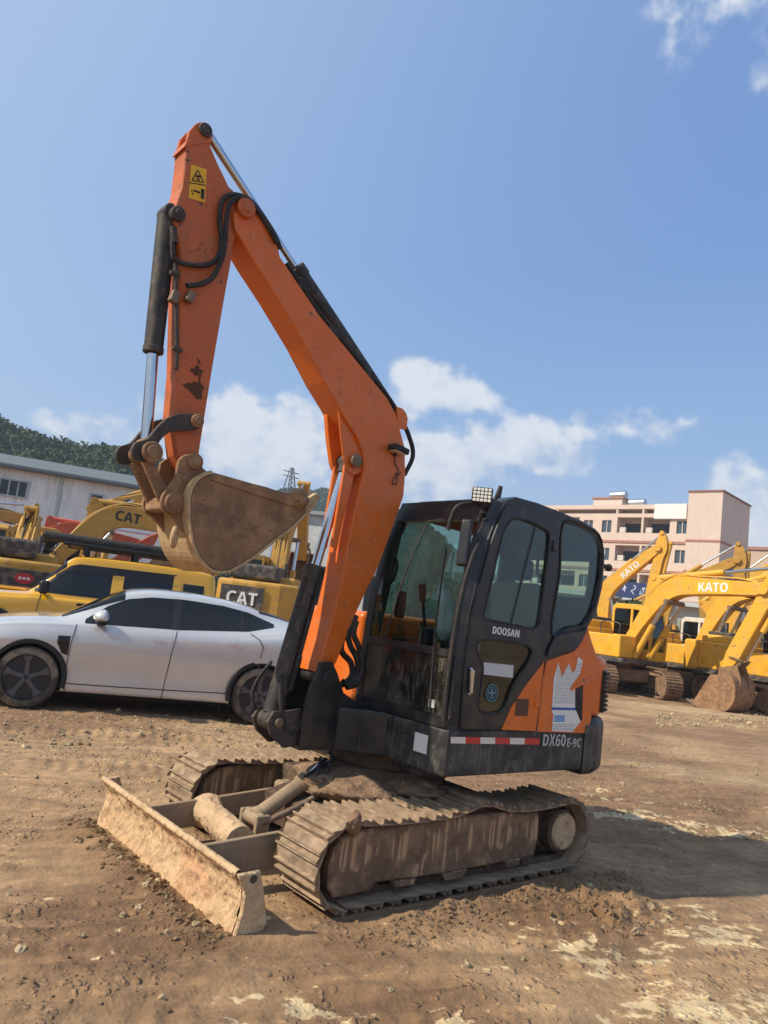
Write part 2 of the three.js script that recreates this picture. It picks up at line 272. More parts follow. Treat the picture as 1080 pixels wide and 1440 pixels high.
  const T = 1664, map = dataTex(T, (u, v) => { const x = X0 + u * SPAN, z = Z0 + v * SPAN, f = sstep(0, .06, Math.min(u, v, 1 - u, 1 - v)); if (!f) return MEAN; const o = Math.floor((((z / 3.3) % 1) + 1) % 1 * S) * S + Math.floor((((x / 3.3) % 1) + 1) % 1 * S), k = (.84 + .3 * hgt[o]) * (1 + .5 * tone[o]), c = soil(x, z, true); return mix3(MEAN, [c[0] * k, c[1] * k, c[2] * k], f); });
  map.wrapS = map.wrapT = THREE.ClampToEdgeWrapping;
  const bump = dataTex(1024, (u, v) => { const k = hgt[Math.floor(v * S) * S + Math.floor(u * S)]; return [k, k, k]; }, { raw: true }); bump.channel = 1;
  const m = new THREE.MeshStandardMaterial({ map, bumpMap: bump, bumpScale: .036, roughness: .97, vertexColors: true });
  const mesh = new THREE.Mesh(g, m); mesh.name = 'ground'; mesh.receiveShadow = mesh.castShadow = true; mesh.userData.kind = 'structure'; scene.add(mesh);
}
// clods and stones nobody could count
function scatter(name, label, n, mat, pick, seed, jitter) {
  const base = new THREE.IcosahedronGeometry(1, 1), p = base.attributes.position, r = rngOf(seed);
  const key = new Map(); for (let i = 0; i < p.count; i++) { const k = [p.getX(i), p.getY(i), p.getZ(i)].map(q => q.toFixed(3)).join(); if (!key.has(k)) key.set(k, .68 + .6 * r()); const s = key.get(k); p.setXYZ(i, p.getX(i) * s, p.getY(i) * s * .72, p.getZ(i) * s); }
  base.computeVertexNormals();
  const im = new THREE.InstancedMesh(base, mat, n), d = new THREE.Object3D(), c = new THREE.Color();
  for (let i = 0; i < n; i++) { const [x, z, s, lift = 0] = pick(r, i); d.position.set(x, groundY(x, z) + s * .25 + lift, z); d.rotation.set(r() * 6, r() * 6, r() * 6); d.scale.set(s * (.7 + .6 * r()), s * (.7 + .5 * r()), s * (.7 + .6 * r())); d.updateMatrix(); im.setMatrixAt(i, d.matrix); const k = jitter(r); im.setColorAt(i, c.setRGB(...k)); }
  im.name = name; im.castShadow = im.receiveShadow = true; im.userData = { kind: 'stuff', label, category: 'soil' }; scene.add(im);
}
const soilMat = flat([1, 1, 1], .97);
scatter('loose_soil_clods', 'brown crumbled soil clods strewn over the bare earth', 13000, soilMat, (r, i) => {
  const s = .0018 + .012 * Math.pow(r(), 9);
  if (i < 1700) { const z = (r() * 2 - 1) * .98; return [1.78 + (r() + r() - 1) * .2, z, s * 1.35]; }
  if (i < 4200) return [-.1 + (r() * 2 - 1) * 1.25, -1.14 - Math.abs(r() + r() - 1) * .3, s * 1.1];
  if (i < 5400) { const g = [-.55, -1.55]; return [g[0] + (r() + r() - 1) * .55, g[1] + (r() + r() - 1) * .35, s * 1.2]; }
  for (let q = 0; q < 60; q++) { const x = -9 + r() * 13.5, z = -4 + r() * 9; if (fbm(x * .8 + 40, z * .8, 3, 256, 12) > .46 + r() * .14) return [x, z, s]; } return [-5, 3, s];
}, 41, r => { const k = .6 + .5 * r(); return [.27 * k, .17 * k, .085 * k]; });
scatter('pale_stones', 'small pale stones scattered on the bare earth', 1500, soilMat, (r, i) => {
  const s = .005 + .02 * Math.pow(r(), 5); if (i < 24) { return [1.86 + (r() - .5) * .2, (r() * 2 - 1) * .95, .006 + .02 * r() * r()]; }
  if (i < 300) { const g = ground(1000 + (r() - .5) * 160, 1006 + r() * 18); return [g.x, g.z, .012 + .045 * r() * r()]; }
  if (i < 700) { const g = ground(r() * 420, 1002 + r() * 60); return [g.x, g.z, .006 + .026 * r() ** 4]; }
  return [-10 + r() * 14, -4 + r() * 10, s];
}, 43, r => { const k = .5 + .5 * r(); return [.55 * k, .42 * k, .24 * k]; });

// ───────── the orange midi excavator (its own axes: x forward to the blade, z to its right) ─────────
const hero = thing('excavator', 'orange and black midi excavator with raised boom, muddy tracks and dozer blade', 'excavator');
const zc = (k, ou, ov) => L => L.map(([u, v]) => [ou + k * u, ov + k * v]);     // enlarged crop -> photo pixel
const onZ = (L, z) => L.map(([u, v]) => Pz(u, v, z));
const z1 = zc(1 / 3, 120, 1000), z3 = zc(.3125, 600, 660), z4 = zc(280 / 1080, 360, 860), z5 = zc(300 / 1080, 150, 150), z6 = zc(330 / 1080, 150, 500), z7 = zc(280 / 775, 360, 560);
const smoothPts = (pts, n = 4, closed = true) => { const c = new THREE.CatmullRomCurve3(pts.map(p => V(p[0], p[1], 0)), closed, 'centripetal'); return c.getPoints(pts.length * n).slice(0, closed ? -1 : undefined).map(p => [p.x, p.y]); };
const C3 = (p, z) => V(p[0], p[1], z);

// undercarriage
M.dullWhite = flat(srgb(176, 174, 168), .7);
M.armMud = paint(srgb(150, 128, 102), { dust: .4, chip: .15, rough: .85, seed: 31, metres: .7 });
function trackPath() {                                         // outer face of the shoes, going round
  const L = [], cx = .975, R = .245, top = x => .5 - .016 * Math.sin(Math.PI * clamp((x - .0) / .95)) * (x > 0 ? 1 : 0) + (x > -.5 && x < .35 ? .038 * Math.exp(-(((x + .06) / .16) ** 2)) : 0) - (x < -.2 ? .022 * Math.sin(Math.PI * clamp((-x - .2) / .75)) : 0);
  for (let i = 0; i <= 40; i++) { const x = lerp(cx, -cx, i / 40); L.push([x, .004]); }
  for (let i = 1; i < 24; i++) { const a = -Math.PI / 2 - Math.PI * i / 24; L.push([-cx + R * Math.cos(a), .25 + R * Math.sin(a)]); }
  for (let i = 0; i <= 60; i++) { const x = lerp(-cx, cx, i / 60); L.push([x, top(x) - .005]); }
  for (let i = 1; i < 24; i++) { const a = Math.PI / 2 - Math.PI * i / 24; L.push([cx + R * Math.cos(a), .25 + R * Math.sin(a)]); }
  return L;
}
const TP = trackPath(), TPlen = [0]; for (let i = 0; i < TP.length; i++) { const a = TP[i], b = TP[(i + 1) % TP.length]; TPlen.push(TPlen[i] + Math.hypot(b[0] - a[0], b[1] - a[1])); }
const TPL = TPlen[TP.length];
function onPath(s) { s = ((s % TPL) + TPL) % TPL; let i = 0; while (TPlen[i + 1] < s) i++; const t = (s - TPlen[i]) / (TPlen[i + 1] - TPlen[i]), a = TP[i], b = TP[(i + 1) % TP.length]; return { x: lerp(a[0], b[0], t), y: lerp(a[1], b[1], t), a: Math.atan2(b[1] - a[1], b[0] - a[0]) }; }
const NSH = Math.round(TPL / .136), PITCH = TPL / NSH;
function shoeGeo(seed) {                                       // plate with two grousers, mud packed between them
  const r = rngOf(seed), h = PITCH / 2 - .002, w = .2, prof = [[-h, -.036], [h, -.036], [h + .004, -.03], [h, -.027], [h - .008, -.0265], [h - .011, .001], [h - .02, .002], [h - .024, -.024], [.012, -.025], [.008, .001], [-.001, .002], [-.005, -.024], [-h + .012, -.0255], [-h, -.03]];
  const N = 10, pos = [], col = [], idx = [], K = prof.length;
  for (let i = 0; i <= N; i++) for (let k = 0; k < K; k++) {
    let [x, y] = prof[k]; const z = lerp(-w, w, i / N), low = y < -.01 && y > -.0271, tip = y > -.004;
    const n = vn(i * .9 + seed * 3.1, k * .8, 256, seed); if (low) y += .013 * Math.max(0, n - .35) * (i > 0 && i < N ? 1 : .2); if (tip) y -= .003 * n;
    pos.push(x, y, z); const g = .75 + .5 * r(); const c = mix3(srgb(136, 113, 89), srgb(182, 158, 130), .5 * n + .5 * r()); col.push(c[0] * g, c[1] * g, c[2] * g);
  }
  for (let i = 0; i < N; i++) for (let k = 0; k < K; k++) { const a = i * K + k, b = i * K + (k + 1) % K, c = a + K, d = b + K; idx.push(a, b, c, b, d, c); }
  for (const i of [0, N]) for (let k = 1; k < K - 1; k++) i ? idx.push(i * K, i * K + k, i * K + k + 1) : idx.push(0, k + 1, k);
  const g = new THREE.BufferGeometry(); g.setAttribute('position', new THREE.Float32BufferAttribute(pos, 3)); g.setAttribute('color', new THREE.Float32BufferAttribute(col, 3)); g.setIndex(idx);
  const q = g.toNonIndexed(); q.computeVertexNormals(); return boxUV(q);
}
const shoeMat = new THREE.MeshStandardMaterial({ vertexColors: true, roughness: .92, map: dataTex(256, (u, v) => { const k = .62 + .5 * fbm(u * 16, v * 16, 4, 16, 33); return [k, k * .98, k * .95]; }, { metres: .35 }) });
const shoeGeos = [1, 2, 3, 4].map(shoeGeo);
for (const s of [-1, 1]) {
  const zm = s * .74;
  const belt = [[-.085, -.045], [.045, .085]].map(([w0, w1]) => { const off = d => TP.map((p, i) => { const a = TP[(i + TP.length - 1) % TP.length], b = TP[(i + 1) % TP.length], L = Math.hypot(b[0] - a[0], b[1] - a[1]); return [p[0] + (b[1] - a[1]) / L * d, p[1] - (b[0] - a[0]) / L * d]; }); return ext(off(.028), zm + w0, zm + w1, { holes: [off(.075).reverse()], bevel: 0 }); });
  const track = part(hero, 'track', belt, M.mudDark, s < 0 ? 'mud-caked steel crawler track under the cab side' : 'mud-caked steel crawler track under the boom side');
  for (let i = 0; i < NSH; i++) { const p = onPath((i + .5) * PITCH), m = new THREE.Mesh(shoeGeos[(i * 7 + (s > 0 ? 2 : 0)) % 4], shoeMat); m.name = 'track_shoe'; m.castShadow = m.receiveShadow = true; m.position.set(p.x, p.y, zm); m.rotation.z = p.a; track.add(m); }
  // frame: long box with rounded nose, caked flat; guards hang from its lower edge
  const zo = zm + s * .165, zi = zm - s * .14, nose = [[1.04, .085], [1.085, .14], [1.1, .25], [1.07, .35], [1.0, .41], [.9, .425]];
  const fr = part(hero, 'track_frame', [ext([[-.65, .128], [-.2, .118], [.3, .115], [.76, .128], [.78, .088], ...nose, [.6, .43], [.1, .44], [-.3, .435], [-.66, .41], [-.68, .27]], zo, zi, { bevel: .012 }), ext([[.02, .12], [.05, .075], [.2, .075], [.24, .12]], zo + s * .008, zo - s * .05, {}), ext([[-.5, .13], [-.48, .09], [-.36, .09], [-.34, .13]], zo + s * .008, zo - s * .05, {}), ext([[.45, .12], [.47, .085], [.6, .085], [.62, .12]], zo + s * .006, zo - s * .05, {}), box(-.3, .2, .3, .42, zm - s * .1, s * .35, .03)], M.mudStreak);
  for (const x of [-.66, -.3, .06, .42, .74]) part(fr, 'track_roller', zrod(x, .095, zm - .1, zm + .1, .062), M.mudDark);
  part(fr, 'carrier_roller', zrod(-.06, .425, zm - .08, zm + .08, .045), M.mudDark);
  part(fr, 'idler_wheel', [zrod(.955, .25, zm - .09, zm + .09, .17, 28)], M.mudDark);
  const teeth = []; for (let i = 0; i < 40; i++) { const a = i / 40 * 2 * Math.PI, R = i % 2 ? .175 : .15; teeth.push([-.975 + R * Math.cos(a), .25 + R * Math.sin(a)]); }
  part(fr, 'sprocket', ext(teeth, zm - .03, zm + .03, { bevel: .006 }), M.mudDark);
  part(fr, 'final_drive', [zrod(-.975, .255, zm, zm + s * .13, .145, 28), zrod(-.975, .255, zm - s * .2, zm, .16, 28)], M.mudDark);
  part(fr, 'hub_cover', [rod(V(-.985, .255, zm + s * .13), V(-.985, .255, zm + s * .158), .128, .122, 32, .01)], M.pale, 'round hub cover caked with pale dried mud');
  if (s < 0) { const lump = new THREE.IcosahedronGeometry(.05, 2); const p = lump.attributes.position; for (let i = 0; i < p.count; i++) { const k = .7 + .7 * fbm(p.getX(i) * 30 + 5, p.getY(i) * 30 + p.getZ(i) * 20, 3); p.setXYZ(i, p.getX(i) * k * .9, p.getY(i) * k * 1.3, p.getZ(i) * k * .8); } lump.computeVertexNormals(); part(fr, 'mud_lump', lump.translate(.98, .47, zm - .19), M.mud); }
}
part(hero, 'carbody', [box(-.5, .52, .2, .46, -.56, .56, .04), ext([[.3, .2], [.78, .16], [.8, .34], [.3, .47]], -.3, .3, { bevel: .02 })], M.mudDark);
part(hero, 'swing_ring', [rod(V(0, .44, 0), V(0, .58, 0), .43, .42, 40), rod(V(0, .58, 0), V(0, .7, 0), .38, .38, 40)], M.mudDark);
{ // mud and debris packed on the carbody
  const g = new THREE.SphereGeometry(1, 40, 20), p = g.attributes.position; for (let i = 0; i < p.count; i++) { const k = .75 + .55 * fbm(p.getX(i) * 3 + 5, p.getZ(i) * 3 + p.getY(i) * 2, 4); p.setXYZ(i, p.getX(i) * .3 * k, p.getY(i) * .1 * k, p.getZ(i) * .42 * k); } g.computeVertexNormals();
  part(hero, 'packed_mud', [g.clone().translate(.42, .46, -.1), g.clone().scale(.6, .8, .6).translate(.1, .5, -.42)], M.mud);
}
// dozer blade
{
  const zo = -.94, endO = onZ(z1([[640, 690], [735, 672], [748, 740], [762, 890], [742, 928], [612, 980], [655, 850], [668, 760]]), zo);
  // moldboard: swept curve with a crust
  const prof = [], top = endO[0], bot = endO[5], mid = endO[7], mid2 = endO[6];
  const front = smoothPts([top, mid, mid2, bot].map(p => [p[0], p[1]]), 6, false), nF = front.length, NZ = 260;
  const pos = [], col = [], idx = [];
  for (let side = 0; side < 2; side++) for (let j = 0; j <= NZ; j++) for (let i = 0; i < nF; i++) {
    const z = lerp(-.925, .925, j / NZ), [x, y] = front[i], t = i / (nF - 1);
    const crust = side ? 0 : .04 * Math.max(0, fbm(z * 5 + 3, t * 3, 5, 256, 50, .6) - .4) * sstep(0, .1, t) + .022 * (fbm(z * 22, t * 8, 4, 256, 51, .6) - .5) * sstep(.02, .15, t);
    pos.push(side ? x - .035 - .02 * Math.sin(Math.PI * t) : x + crust, Math.max(side ? y : y + crust * .15, .0), z);
    const n = fbm(z * 6 + 9, t * 3.5, 4, 256, 53), q = fbm(z * 18, t * 8, 3, 256, 54); let c = mix3(srgb(186, 152, 114), srgb(214, 180, 138), n); c = mix3(c, srgb(200, 148, 110), sstep(.55, .75, fbm(z * 2.5, t * 2 + 8, 3, 256, 55)) * .55); c = mix3(c, srgb(146, 112, 84), sstep(.62, .78, q) * .6); col.push(...c);
  }
  const A = (s, j, i) => (s * (NZ + 1) + j) * nF + i;
  for (let j = 0; j < NZ; j++) for (let i = 0; i < nF - 1; i++) { idx.push(A(0, j, i), A(0, j, i + 1), A(0, j + 1, i), A(0, j + 1, i), A(0, j, i + 1), A(0, j + 1, i + 1)); idx.push(A(1, j, i), A(1, j + 1, i), A(1, j, i + 1), A(1, j + 1, i), A(1, j + 1, i + 1), A(1, j, i + 1)); }
  for (let j = 0; j < NZ; j++) for (const i of [0, nF - 1]) idx.push(A(0, j, i), A(0, j + 1, i), A(1, j, i), A(1, j, i), A(0, j + 1, i), A(1, j + 1, i));
  let g = new THREE.BufferGeometry(); g.setAttribute('position', new THREE.Float32BufferAttribute(pos, 3)); g.setAttribute('color', new THREE.Float32BufferAttribute(col, 3)); g.setIndex(idx); g.computeVertexNormals();
  const crustMat = new THREE.MeshStandardMaterial({ vertexColors: true, roughness: .96, map: dataTex(512, (u, v) => { const k = .7 + .5 * fbm(u * 24, v * 24, 5, 24, 61, .6); return [k, k, k * .98]; }, { metres: .6 }) });
  crustMat.bumpMap = M.mud.bumpMap; crustMat.bumpScale = .03;
  const blade = part(hero, 'dozer_blade', g, crustMat, 'dozer blade caked with pale sandy mud');
  for (const s of [-1, 1]) { const e = part(blade, 'end_plate', ext(endO, s * .925, s * .953, { bevel: .006 }), M.pale); if (s < 0) { const h = Pz(...z1([[710, 708]])[0], -.953); part(blade, 'bolt', zrod(h[0], h[1], -.95, -.958, .02), M.darkSteel); } }
  part(blade, 'top_lip', tube([[top[0] - .018, top[1] - .004, -.925], [top[0] - .018, top[1] - .004, .925]], .02, 2, 10), M.pale);
  part(blade, 'back_beam', box(1.5, 1.6, .06, .16, -.6, .6, .012), M.mudDark);
  for (const s of [-1, 1]) part(hero, 'push_arm', [ext([[.5, .22], [.55, .32], [1.1, s > 0 ? .275 : .3], [1.6, s > 0 ? .24 : .27], [1.61, .08], [1.15, .1]], s * .42 - .016, s * .42 + .016, {}), box(.48, .62, .16, .36, s * .3, s * .47, .03)], M.armMud, 'flat steel push arm of the blade');
  const tb = new THREE.CylinderGeometry(.082, .088, .66, 24, 20).rotateX(Math.PI / 2), tp = tb.attributes.position; for (let i = 0; i < tp.count; i++) { const x = tp.getX(i), y = tp.getY(i), z = tp.getZ(i), k = 1 + .3 * Math.max(0, fbm(z * 9 + 4, Math.atan2(y, x) * 1.3, 4) - .45) + .35 * sstep(.2, .33, z); tp.setXYZ(i, x * k, y * k, z); } tb.computeVertexNormals();
  part(hero, 'cross_tube', tb.rotateY(-.16).translate(1.2, .19, .1), M.pale, 'thick cross tube between the push arms crusted with pale mud');
  const ca = C3(Pz(358, 1150, 0), 0), cb = C3(Pz(432, 1096, 0), 0), cd = C3(Pz(450, 1079, 0), 0);
  const bd = cb.clone().sub(ca).normalize(), cyl = part(hero, 'blade_cylinder', [rod(ca, cb, .05, .05, 24), rod(cb.clone().addScaledVector(bd, -.07), cb, .06, .06, 24), rod(ca, ca.clone().addScaledVector(bd, .05), .062, .056, 24), zrod(ca.x, ca.y, -.1, .1, .045), box(ca.x - .05, ca.x + .05, ca.y - .1, ca.y + .04, -.11, -.075, .01), box(ca.x - .05, ca.x + .05, ca.y - .1, ca.y + .04, .075, .11, .01)], M.armMud, 'blade cylinder caked with pale mud');
  part(cyl, 'piston_rod', [rod(cb, cd.clone().lerp(cb, -.6), .03)], M.chrome);
  part(cyl, 'feed_pipe', [tube([[ca.x + .02, ca.y - .02, -.09], [.8, .34, -.13], [.62, .43, -.16], [.45, .5, -.2]], .02, 20, 8)], M.steel);
  part(cyl, 'hose_stub', tube([[.72, .5, -.05], [.6, .56, -.04], [.5, .6, -.05]], .012, 12, 6), M.rubber);
  part(hero, 'center_hose', [tube([[.62, .62, -.06], [.66, .5, -.1], [.64, .44, -.05]], .012, 16, 6)], M.rubber);
  part(hero, 'center_hose', [tube([[.58, .62, -.12], [.62, .52, -.15], [.55, .46, -.1]], .012, 16, 6)], M.rubber);
}
// upper structure: skirt, bumper, hoods
const SK = -.93;
{
  const rear = [[-1.06, -.94], [-1.24, -.932], [-1.39, -.87], [-1.51, -.72], [-1.58, -.45], [-1.61, 0], [-1.58, .45], [-1.51, .72], [-1.39, .87], [-1.24, .932], [-1.06, .94]];
  const skirt = part(hero, 'deck_skirt', [extY([[.33, -.93], [-1.07, -.93], [-1.07, .93], [.33, .93], [.33, .34], [.33, -.36]], .69, .968, { bevel: .012, bs: 2 }), box(-1.02, .3, .968, 1.0, -.915, .0), box(-1.0, .2, .62, .69, -.6, .6)], M.skirt, 'scuffed black lower skirt panels');
  part(hero, 'boom_bracket', [extY([[.331, -.355], [.60, -.145], [.60, .145], [.331, .34]], .69, .97, { bevel: .01 }), ...[-1, 1].map(s => ext(onZ([[449.5, 931], [466, 930], [474, 948], [482, 974], [497, 985], [541, 992], [539, 1061], [420, 1049], [425, 1005], [432.6, 971.5], [445, 945]], -.14), s * .14 - .014, s * .14 + .014, { bevel: .005 })), box(.6, .85, .69, .72, -.13, .13), box(.5, .56, .72, 1.0, -.13, .13)], M.black);
  part(skirt, 'recess_panel', box(-.135, .135, .745, .93, -.006, .006, .005).rotateY(Math.PI / 2 - .665).translate(.478, 0, -.262), M.black);
  for (const [a, b] of [[-.45, -.52], [-.54, -.6]]) part(skirt, 'latch', box(.326, .339, .87, .92, a, b, .006), M.rubber);
  part(hero, 'rear_bumper', extY(rear, .64, 1.06, { bevel: .07, bs: 4 }), M.skirt, 'black rounded rear bumper weight');
  const hr = rear.map(([x, z]) => [x * .995, z * .985]);
  part(hero, 'rear_hood', extY([[-.95, -.915], ...hr.slice(0), [-.95, .915]], 1.06, 1.5, { bevel: .05, bs: 3 }), M.orange, 'orange rear engine hood');
  part(hero, 'top_hood', extY([[-.9, -.8], [-1.15, -.86], [-1.3, -.6], [-1.34, 0], [-1.3, .6], [-1.15, .86], [-.9, .8]], 1.5, 1.62, { bevel: .05, bs: 3 }), M.orange);
  const lv = part(hero, 'louvre', box(-.045, .045, 1.09, 1.4, -.02, .02, .01).rotateY(.4).translate(-1.315, 0, -.893), M.black); for (let i = 0; i < 9; i++) part(lv, 'slat', box(-.05, .05, 1.105 + i * .033, 1.12 + i * .033, -.032, .0).rotateY(.4).translate(-1.315, 0, -.893), M.rubber);
  part(hero, 'side_tank', box(-1.0, .3, .97, 1.62, .07, .915, .05), M.orange, 'orange tank housing beside the boom');
  part(hero, 'slew_motor_cover', box(-.3, .5, .7, .95, .2, .5, .03), M.black);
}
// cab
{
  const cab = part(hero, 'cab_floor', box(-1.0, .29, .99, 1.04, -.9, .02), M.black);
  const outer = [[.27, .975], [.27, 1.34], [.25, 1.73], [.17, 2.14], [.085, 2.36], [.02, 2.455], [-.08, 2.5], [-.31, 2.502], [-.56, 2.487], [-.83, 2.467], [-1.0, 2.437], [-1.105, 2.37], [-1.15, 2.25], [-1.152, 2.02], [-1.1, 1.82], [-1.0, 1.69]];
  const win = { door: onZ(z3([[252, 660], [290, 490], [330, 315], [352, 255], [380, 225], [425, 225], [525, 268], [546, 285], [548, 310], [525, 500], [497, 705], [478, 716], [400, 702], [285, 680], [258, 672]]), SK), low: onZ(z3([[222, 785], [240, 768], [455, 797], [470, 815], [462, 850], [390, 962], [340, 1080], [318, 1095], [235, 1088], [227, 1070], [246, 885], [218, 810]]), SK), rear: onZ(z3([[622, 238], [745, 272], [775, 292], [792, 345], [785, 480], [748, 640], [710, 700], [640, 716], [568, 748], [600, 470]]), SK) };
  const doorO = onZ(z3([[150, 1168], [165, 900], [200, 645], [290, 315], [335, 195], [365, 165], [410, 152], [590, 210], [602, 235], [560, 560], [522, 860], [492, 1180]]), SK);
  const grow = (pts, k) => { const cx = pts.reduce((a, p) => a + p[0], 0) / pts.length, cy = pts.reduce((a, p) => a + p[1], 0) / pts.length; return pts.map(([x, y]) => { const L = Math.hypot(x - cx, y - cy); return [x + (x - cx) / L * k, y + (y - cy) / L * k]; }); };
  // side walls: the door side carries the door opening and the rear pane; the other side one long pane
  const sideO = [...outer, [-1.0, .99]];
  part(hero, 'cab_side', [ext(sideO, SK + .006, SK + .05, { holes: [grow(doorO, -.03).map(p => p), win.rear], bevel: .01, bs: 2 })], M.black, 'black cab side wall with rear quarter pane');
  part(hero, 'cab_side', [ext(sideO, -.015, .03, { holes: [[[.19, 1.45], [.1, 2.2], [.03, 2.36], [-.85, 2.33], [-1.03, 2.22], [-1.0, 1.75], [-.7, 1.5]]], bevel: .01 })], M.black);
  part(hero, 'rear_quarter_window', ext(grow(win.rear, .012), SK + .02, SK + .026, { bevel: 0 }), M.glass);
  part(hero, 'right_window', ext([[.2, 1.44], [.11, 2.2], [.03, 2.37], [-.86, 2.34], [-1.04, 2.22], [-1.01, 1.74], [-.7, 1.49]], .004, .01, { bevel: 0 }), M.glass);
  for (const w of [win.rear]) part(hero, 'window_seal', tube(w.map(p => C3(p, SK + .004)), .009, 90, 6, true), M.rubber);
  const roofIn = outer.slice(4, 13).map(([x, y]) => [x * .97 - .01, y - .05]).reverse();
  part(hero, 'cab_roof', ext([...outer.slice(4, 13), ...roofIn], SK + .01, .028, { bevel: .014, bs: 3 }), M.roof, 'dark grey-green cab roof with dust film');
  part(hero, 'cab_rear', [ext([[-1.15, 2.25], [-1.152, 2.02], [-1.12, 1.9], [-1.08, 1.9], [-1.11, 2.03], [-1.11, 2.25]], SK + .02, SK + .12, {}), ext([[-1.15, 2.25], [-1.152, 2.02], [-1.12, 1.9], [-1.08, 1.9], [-1.11, 2.03], [-1.11, 2.25]], -.08, .02, {}), ext([[-1.12, 1.92], [-1.0, 1.69], [-1.0, 1.5], [-.94, 1.5], [-.94, 1.69], [-1.07, 1.92]], SK + .02, .02, {})], M.black);
  part(hero, 'rear_window', ext([[-1.13, 2.26], [-1.132, 2.02], [-1.1, 1.92], [-1.094, 1.92], [-1.126, 2.02], [-1.124, 2.26]], SK + .12, -.08, { bevel: 0 }), M.glass);
  // door with its two panes
  const door = part(hero, 'door', ext(doorO, SK - .012, SK + .02, { holes: [win.door, win.low], bevel: .008, bs: 2 }), M.black, 'black cab door with orange painted rear corner');
  part(door, 'door_window', ext(grow(win.door, .012), SK + .0, SK + .006, { bevel: 0 }), M.glass);
  part(door, 'lower_door_window', ext(grow(win.low, .012), SK + .0, SK + .006, { bevel: 0 }), M.glass);
  for (const w of [win.door, win.low]) part(door, 'window_seal', tube(w.map(p => C3(p, SK - .01)), .009, 90, 6, true), M.rubber);
  const v0 = Pz(...z3([[488, 262]])[0], SK), v1 = Pz(...z3([[378, 698]])[0], SK);
  part(door, 'sliding_pane_rail', rod(C3(v0, SK + .004), C3(v1, SK + .004), .009, .009, 8), M.rubber);
  part(door, 'grab_handle', tube([[...Pz(...z3([[530, 385]])[0], -.87), -.87], [...Pz(...z3([[505, 400]])[0], -.83), -.83], [...Pz(...z3([[500, 470]])[0], -.83), -.83], [...Pz(...z3([[515, 485]])[0], -.87), -.87]], .011, 24, 8), M.rubber);
  const hd = [z3([[205, 900]])[0], z3([[196, 1010]])[0]].map(q => Pz(...q, SK - .03));
  part(door, 'door_handle', [rod(C3(hd[0], SK - .032), C3(hd[1], SK - .032), .016, .014, 12), rod(C3(hd[0], SK - .03), C3(hd[0], SK), .012, .012, 8), rod(C3(hd[1], SK - .03), C3(hd[1], SK), .012, .012, 8)], M.chrome);
  for (const q of [[580, 345], [498, 1045]]) { const p = Pz(...z3([q])[0], SK - .02); part(door, 'hinge', box(p[0] - .025, p[0] + .025, p[1] - .04, p[1] + .04, SK - .026, SK - .008, .008), q[1] > 500 ? M.orange : M.black); }
  // orange: rear lower door corner and the panel behind it
  const split = z3([[532, 862], [492, 1182]]);
  part(door, 'painted_corner', ext(onZ(z3([[336, 1172], [380, 1072], [450, 966], [528, 866], [520, 940], [489, 1178]]), SK - .014), SK - .012, SK - .0165, { bevel: .001 }), M.orange, 'orange painted corner of the door');
  part(door, 'grille_sticker', box(...(() => { const a = Pz(...z3([[405, 1032]])[0], SK - .02), b = Pz(...z3([[455, 1110]])[0], SK - .02); return [a[0], b[0], a[1], b[1]]; })(), SK - .0165, SK - .0185), flat(srgb(92, 62, 44), .7));
  const sp = part(hero, 'side_panel', ext(smoothPts(onZ(z3([[540, 862], [640, 825], [692, 780], [722, 712], [740, 770], [775, 870], [768, 935], [752, 952], [738, 1130], [712, 1188], [495, 1182], [520, 960]]), SK), 1), SK - .006, SK + .05, { bevel: .006 }), M.orange, 'orange side panel with torn white notice');
  const bl = smoothPts(onZ(z3([[540, 845], [575, 755], [640, 735], [700, 725], [720, 712], [695, 775], [655, 822], [600, 822]]), SK - .004), 2);
  part(hero, 'cab_corner_cover', ext(bl, SK - .014, SK, { bevel: .004 }), M.black);
  // torn notice: white sheet with print, jagged upper edge
  const cv = document.createElement('canvas'); cv.width = 256; cv.height = 384; const cx = cv.getContext('2d'); cx.fillStyle = '#e4e2dc'; cx.fillRect(0, 0, 256, 384); cx.fillStyle = '#8d8f92'; const rr = rngOf(9); for (let y = 30; y < 240; y += 9) for (let x = 18; x < 225;) { const w = 6 + rr() * 26; cx.fillRect(x, y, w, 3); x += w + 5; } cx.fillStyle = '#3c5ea8'; cx.fillRect(0, 262, 256, 13); cx.fillStyle = '#7fa3c8'; cx.fillRect(30, 300, 90, 34); cx.fillStyle = '#8d8f92'; for (let y = 345; y < 380; y += 9) cx.fillRect(20, y, 190, 3);
  const ct = new THREE.CanvasTexture(cv); ct.colorSpace = THREE.SRGBColorSpace;
  const paper = new THREE.MeshStandardMaterial({ map: ct, roughness: .7 });
  const torn = onZ(z3([[562, 1095], [572, 940], [592, 868], [608, 935], [640, 872], [655, 915], [668, 905], [682, 842], [702, 862], [690, 920], [650, 975], [668, 990], [668, 1075], [692, 1135], [655, 1182], [562, 1178], [570, 1100]]), SK - .008);
  const ng = new THREE.ShapeGeometry(shapeOf(torn)); { const p = ng.attributes.position, uv = ng.attributes.uv, xs = torn.map(q => q[0]), ys = torn.map(q => q[1]), X0 = Math.max(...xs), X1 = Math.min(...xs), Y0 = Math.min(...ys), Y1 = Math.max(...ys); for (let i = 0; i < p.count; i++) { uv.setXY(i, (p.getX(i) - X0) / (X1 - X0), (p.getY(i) - Y0) / (Y1 - Y0)); } }
  part(sp, 'torn_notice', ng.translate(0, 0, SK - .0085), paper, 'torn white notice sheet with printed lines', true);
  part(sp, 'vent_slot', ext(onZ(z3([[672, 990], [704, 972], [700, 1130], [694, 1130], [670, 1075]]), SK - .01), SK - .004, SK - .012, { bevel: .002 }), M.rubber);
